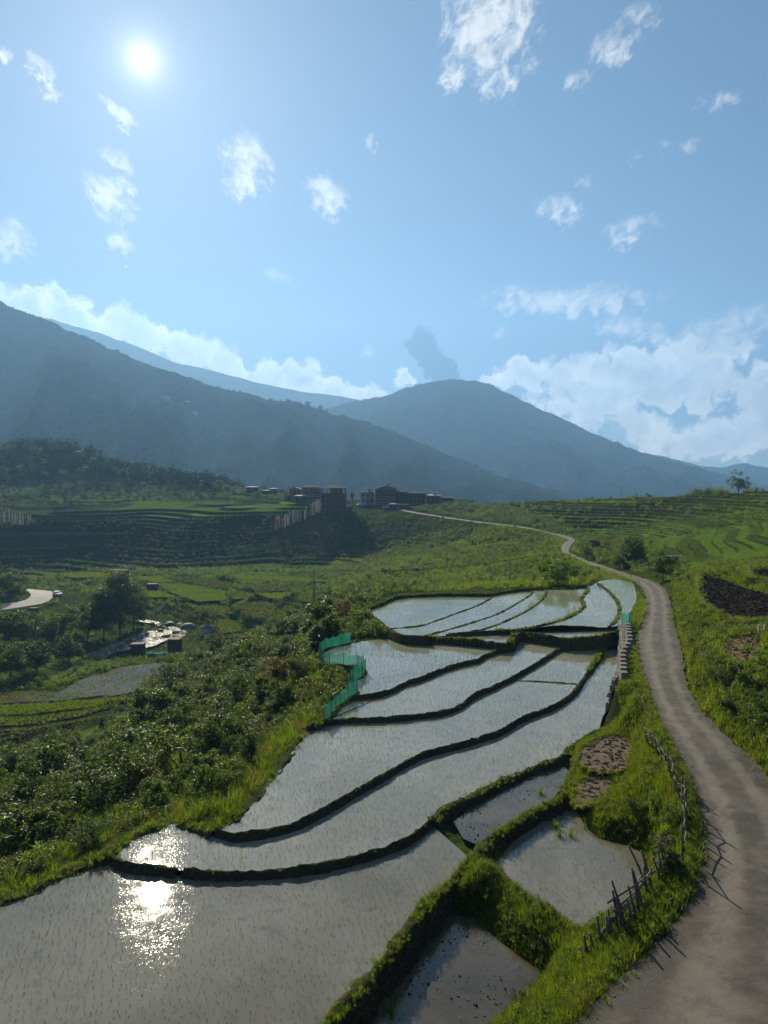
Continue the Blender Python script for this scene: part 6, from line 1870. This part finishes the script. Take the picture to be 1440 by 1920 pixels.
# ---- village
def building(px, py, d_, wpx, hpx, label, wall, trim, roof, storeys=3, cols=4, style='gable', depth=.8, rz=0.0, name='house', lantern=False, gallery=False):
    p = D(px, py, d_)
    w = wpx * d_ / FPX; h = hpx * d_ / FPX
    dp = w * depth
    z = min(gz(p[0], p[1] + dp / 2), p[2])
    h = h + (p[2] - z)
    root = empty(name, (p[0], p[1] + dp / 2, z), rz)
    tag(root, label, 'building', 'village buildings on the ridge')
    hr = h * (.20 if style == 'gable' else .12)
    hb = h - hr
    hg = hb / storeys if gallery else 0
    wl = MB().box((0, 0, (hb - hg) / 2 - .5), (w, dp, hb - hg + 1.0)).build('wall', wall, root)
    if gallery:                                   # open top storey on posts
        MB().box((0, 0, hb - hg + .1), (w * 1.06, dp * 1.06, .2)).build('floor_slab', trim, root)
        for i in range(6):
            for sy in (-1, 1): MB().box((-w * .47 + w * .94 * i / 5, sy * dp * .47, hb - hg / 2), (.35, .35, hg)).build('post', trim, root)
        MB().box((w * .1, dp * .15, hb - hg / 2), (w * .5, dp * .5, hg * .98)).build('loft_wall', PLASTER, root)
    st = storeys - (1 if gallery else 0)
    sh = (hb - hg) / st
    for k in range(st):
        for i in range(cols):
            x = -w / 2 + w * (i + .5) / cols
            ww, wh = w / cols * .5, sh * .52
            wn = MB().box((x, -dp / 2 - .06, sh * (k + .55)), (ww, .12, wh)).build('window', trim, root)
            MB().box((x, -dp / 2 - .13, sh * (k + .55)), (ww * .72, .04, wh * .78)).build('pane', GLASS_DARK, wn)
        if k: MB().box((0, -dp / 2 - .1, sh * k), (w * 1.02, .2, .28)).build('cornice', TIMBER, root)
    ov = .12 * w
    if style == 'gable':
        x, y = w / 2 + ov, dp / 2 + ov
        e = hb + .25
        MB().add([(-x, -y, e), (x, -y, e), (x, y, e), (-x, y, e), (0, -y, h), (0, y, h), (-x, -y, e - .25), (x, -y, e - .25), (x, y, e - .25), (-x, y, e - .25)],
                 [(0, 4, 5, 3), (4, 1, 2, 5), (0, 1, 4), (2, 3, 5), (6, 7, 1, 0), (7, 8, 2, 1), (8, 9, 3, 2), (9, 6, 0, 3), (9, 8, 7, 6)]).build('roof', roof, root)
    else:
        x, y = w / 2 + ov, dp / 2 + ov
        e = hb + .15
        MB().add([(-x, -y, e), (x, -y, e), (x, y, e), (-x, y, e), (-x * .35, 0, h), (x * .35, 0, h), (-x, -y, e - .2), (x, -y, e - .2), (x, y, e - .2), (-x, y, e - .2)],
                 [(0, 1, 5, 4), (1, 2, 5), (2, 3, 4, 5), (3, 0, 4), (6, 7, 1, 0), (7, 8, 2, 1), (8, 9, 3, 2), (9, 6, 0, 3), (9, 8, 7, 6)]).build('roof', roof, root)
    if lantern:
        MB().box((w * .12, 0, h + .35), (w * .16, w * .16, .8)).build('lantern', trim, root)
        MB().box((w * .12, 0, h + .85), (w * .30, w * .30, .18)).build('lantern_roof', roof, root)
    return root
def village():
    B = building
    B(625, 955, 358, 46, 45, 'large dark brick house with an open gallery under its roof at the village edge', BRICK_DARK, TIMBER, ROOF_TIN, 4, 5, 'hip', .8, 0, 'house', False, True)
    B(583, 942, 400, 34, 32, 'brown house with a grey roof behind the large brick house', BRICK_DARK, PLASTER, ROOF_TIN, 3, 4, 'hip')
    B(553, 940, 415, 22, 27, 'dark house at the far outer end of the village', TIMBER, TIMBER, ROOF_RED, 2, 3, 'gable')
    B(689, 947, 378, 26, 27, 'white plastered house with dark windows in the village', PLASTER, TIMBER, ROOF_TIN, 2, 3, 'hip', .8, 0, 'house', True)
    B(723, 948, 370, 38, 38, 'tall timber mansion with red gable roof and rooftop lantern', BRICK_DARK, PLASTER, ROOF_RED, 3, 4, 'gable', .8, 0, 'house', True)
    B(753, 945, 376, 24, 26, 'brown annex with a pale roof beside the timber mansion', BRICK_DARK, TIMBER, ROOF_TIN, 2, 3, 'hip')
    B(782, 946, 372, 32, 24, 'long low brown house with a pointed tin roof', BRICK_DARK, TIMBER, ROOF_TIN, 2, 4, 'hip')
    B(812, 946, 376, 26, 19, 'low house with a pale roof toward the end of the village row', BRICK_DARK, TIMBER, ROOF_WHITE, 1, 3, 'hip', .8, 0, 'house', True)
    B(837, 946, 380, 24, 14, 'lowest house at the end of the village row', TIMBER, TIMBER, ROOF_TIN, 1, 3, 'hip')
    B(737, 953, 350, 14, 9, 'small flat-roofed shed below the timber mansion', BRICK_DARK, TIMBER, ROOF_WHITE, 1, 2, 'hip', .6, 0, 'shed')
    B(757, 954, 350, 18, 9, 'small dark shed next to the flat-roofed shed', TIMBER, TIMBER, ROOF_TIN, 1, 2, 'hip', .6, 0, 'shed')
    B(562, 935, 392, 18, 7, 'low shed with a white roof behind the village trees', TIMBER, TIMBER, ROOF_WHITE, 1, 2, 'hip', .8, 0, 'shed')
    for px, py, w, h, rf, lb in [(472, 918, 20, 6, ROOF_WHITE, 'farmhouse with the topmost white roof left of the village'), (466, 924, 14, 6, ROOF_WHITE, 'small white-roofed farmhouse left of the orange roof'), (474, 932, 18, 7, ROOF_WHITE, 'lowest white-roofed farmhouse left of the village'), (499, 926, 18, 7, ROOF_RED, 'farmhouse with an orange-red roof left of the village'), (512, 922, 14, 7, ROOF_WHITE, 'white-roofed farmhouse behind the orange-red roof'),
                                 (430, 946, 10, 5, ROOF_TIN, 'tin-roofed shed on the plateau edge'), (213, 888, 10, 5, ROOF_WHITE, 'small hut with a bright roof on the left hill'), (145, 850, 9, 5, ROOF_WHITE, 'bright-roofed hut at the top of the left hill'), (112, 953, 16, 5, ROOF_TIN, 'long low shed under the left hill')]:
        B(px, py, 470 if py > 900 and px > 420 else 400 if py > 940 else 560, w, h, lb, TIMBER, TIMBER, rf, 1, 2, 'hip', .6, 0, 'house')
    # pale roofs scattered on the long slope
    for px, py, lb in [(350, 760, 'tiny pale house high on the long dark slope'), (364, 779, 'tiny bright-roofed house on the long dark slope'), (600, 768, 'tiny house on the ridge of the long dark slope'), (578, 760, 'tiny house where the far ridge meets the slope'), (312, 752, 'tiny grey house on the long dark slope')]:
        # walk down the slope until the view ray meets it
        r = ray(px, py)
        q = M1.reshape(-1, 3)
        qx, qy = project(q)
        k = np.argmin((qx - px) ** 2 + (qy - py) ** 2 + np.where(np.arange(len(q)) % M1.shape[1] < 13, 1e6, 0))
        root = empty('house', q[k])
        tag(root, lb, 'building', 'houses scattered on the mountain slope')
        MB().box((0, 0, 3), (13, 9, 8)).build('wall', PLASTER, root)
        MB().add([(-8, -7, 6.8), (8, -7, 6.8), (8, 7, 6.8), (-8, 7, 6.8), (-3, 0, 11), (3, 0, 11)], [(0, 1, 5, 4), (1, 2, 5), (2, 3, 4, 5), (3, 0, 4), (3, 2, 1, 0)]).build('roof', ROOF_WHITE, root)
village()

# ---- prayer flags on tall poles
def flag_mesh(h, mat, seed):
    r = np.random.default_rng(seed)
    V, F = [], []
    n = 8
    for i in range(n + 1):
        z = h * (.16 + .82 * i / n)
        V += [(.06, 0, z), (.34 + .05 * math.sin(i * 1.3 + seed), .05 * math.sin(i * .9 + seed), z), (.62 + .08 * math.sin(i * 1.7 + seed), .10 * math.sin(i * 1.1 + seed + 1), z - .05)]
    for i in range(n):
        for k in range(2): F.append((3 * i + k, 3 * i + k + 1, 3 * i + 4 + k, 3 * i + 3 + k))
    me = MB().add(V, F).mesh('flag'); me.materials.append(mat)
    return me
def prayer_flags():
    H = 7.0
    pole = MB().tube([(0, 0, -.4), (0, 0, H)], [.07, .045], 5).mesh('pole'); pole.materials.append(WOOD_GREY)
    fl = [flag_mesh(H, CLOTH_WHITE, s_) for s_ in range(4)]; fr = flag_mesh(H, CLOTH_RED, 9)
    r = np.random.default_rng(5)
    xs = np.sort(r.uniform(518, 601, 52))
    pts = []
    for x in xs:
        y = np.interp(x, [518, 546, 574, 601], [1001, 990, 980, 965]) - r.uniform(0, 5)
        pts.append((x, y, 'ridge'))
    for x in np.sort(r.uniform(-10, 64, 30)): pts.append((x, 988 - r.uniform(0, 5), 'left'))
    for i, (x, y, w) in enumerate(pts):
        q = hit(x, y)
        root = empty('prayer_flag', q, r.uniform(-.6, .6) + 3.1)
        s_ = r.uniform(.8, 1.12)
        root.scale = (s_, s_, s_)
        red = w == 'ridge' and i in (0, 2)
        link('pole', pole, None, root)
        link('flag', fr if red else fl[int(r.integers(0, 4))], None, root)
        if w == 'ridge': lb = 'tall red prayer flag at the lower end of the ridge row' if red else 'tall white prayer flag in the row climbing the ridge to the village'
        else: lb = 'tall white prayer flag in the cluster at the edge of the photo'
        tag(root, lb, 'prayer flag', 'prayer flags on the ridge' if w == 'ridge' else 'prayer flags at the photo edge')
prayer_flags()

def oddments():
    q = hit(1428, 1192)
    root = empty('gate_post', q)
    tag(root, 'pair of white posts with a crossbar above the straw patch', 'posts')
    for x in (-.22, .22): MB().box((x, 0, .30), (.11, .11, 1.0)).build('post', PLASTER, root)
    MB().box((0, 0, .40), (.33, .07, .08)).build('crossbar', PLASTER, root)
    q = hit(1335, 1243)
    root = empty('stick_pile', q)
    tag(root, 'a few dark sticks lying crossed on the roadside bank', 'sticks')
    for a, l_, z in ((2.4, 1.6, .5), (2.2, 1.5, .35), (2.6, 1.3, .45), (.1, 1.8, .12), (1.7, .9, .6)):
        stick([(-math.cos(a) * l_ / 2, -math.sin(a) * l_ / 2, .05), (math.cos(a) * l_ / 2, math.sin(a) * l_ / 2, .05 + z)], [.03, .022], WOOD_GREY, root, 'stick')
    # tall rice clumps left standing in the square paddy
    for px, py, z, lb in [(1043, 1552, -2.85, 'taller rice clump near the head of the square paddy'), (1049, 1568, -2.85, 'lower of two dark rice clumps in the square paddy'), (1069, 1567, -2.85, 'small rice clump beside the pair in the square paddy'), (1013, 1488, -2.62, 'green rice clump in the small muddy paddy'), (733, 1898, -3.2, 'grass clump in the lowest muddy paddy')]:
        V, F = blades(70, .45, .010, .12, .45, int(px))
        me = bpy.data.meshes.new('rice_clump'); me.from_pydata(V, [], F); me.update()
        tag(link('rice_clump', me, GRASS, None, U(px, py, z)), lb, 'rice clump', 'tall clumps in the small paddies')
oddments()

def gravel():
    ms = []
    for i in range(3):
        mb = MB().box((0, 0, .3), (1, .8, .7), 0, .7)
        mb.v = [tuple(np.array(v) + rng.normal(0, .12, 3)) for v in mb.v]
        me = mb.mesh('pebble'); me.materials.append(STONE); ms.append(bpy.data.objects.new('pebble', me))
    scatter_group('pebble', ms)
    mc = []
    for i in range(3):
        mb = MB().box((0, 0, .2), (1.3, 1, .6), 0, .6)
        mb.v = [tuple(np.array(v) + rng.normal(0, .15, 3)) for v in mb.v]
        me = mb.mesh('mud_clod'); me.materials.append(EARTH if i < 2 else FM['dry']); mc.append(bpy.data.objects.new('mud_clod', me))
    scatter_group('mudclod', mc)
    P = []
    for E, s_ in ((RL, 1), (RR, -1)):
        Q = resample(E, .08)
        Q = Q[(Q[:, 1] < 95) & (Q[:, 1] > 14)]
        Q = Q[rng.random(len(Q)) < .45]
        Q[:, 0] += s_ * np.abs(rng.normal(.12, .28, len(Q)))
        P.append(Q + [0, 0, .015])
    P = np.vstack(P)
    tag(scatter('gravel', 'pebble', P, rng.uniform(.02, .07, len(P)), None, .4), 'loose gravel along both edges of the lane')
    for key, n, lb in (('S3', 500, 'clods and floating weed in the lowest muddy paddy'), ('S1', 260, 'clods and weed standing out of the small muddy paddy')):
        xy = PADDY[key]
        q = rng.uniform(xy.min(0), xy.max(0), (n * 4, 2))
        q = q[inside(q[:, 0], q[:, 1], xy) & (fbm(q[:, 0] / 1.6, q[:, 1] / 1.6, 3, 87) > -.25)][:n]
        tag(scatter('debris', 'mudclod', np.column_stack([q, np.full(len(q), LV[key] - .03)]), rng.uniform(.02, .09, len(q)), None, .3, .4), lb)
    Q = np.vstack([resample(RL, .2), resample(RR, .2)])
    Q = Q[(Q[:, 1] < 120) & (Q[:, 1] > 14)]
    Q = Q[vnoise(Q[:, 0] * .6, Q[:, 1] * .6, 91) > -.1]
    Q[:, :2] += rng.normal(0, .16, (len(Q), 2))
    tag(scatter('grass', 'grass', Q, rng.uniform(.3, .8, len(Q)), None, .3), 'grass creeping over the broken edges of the lane')
gravel()
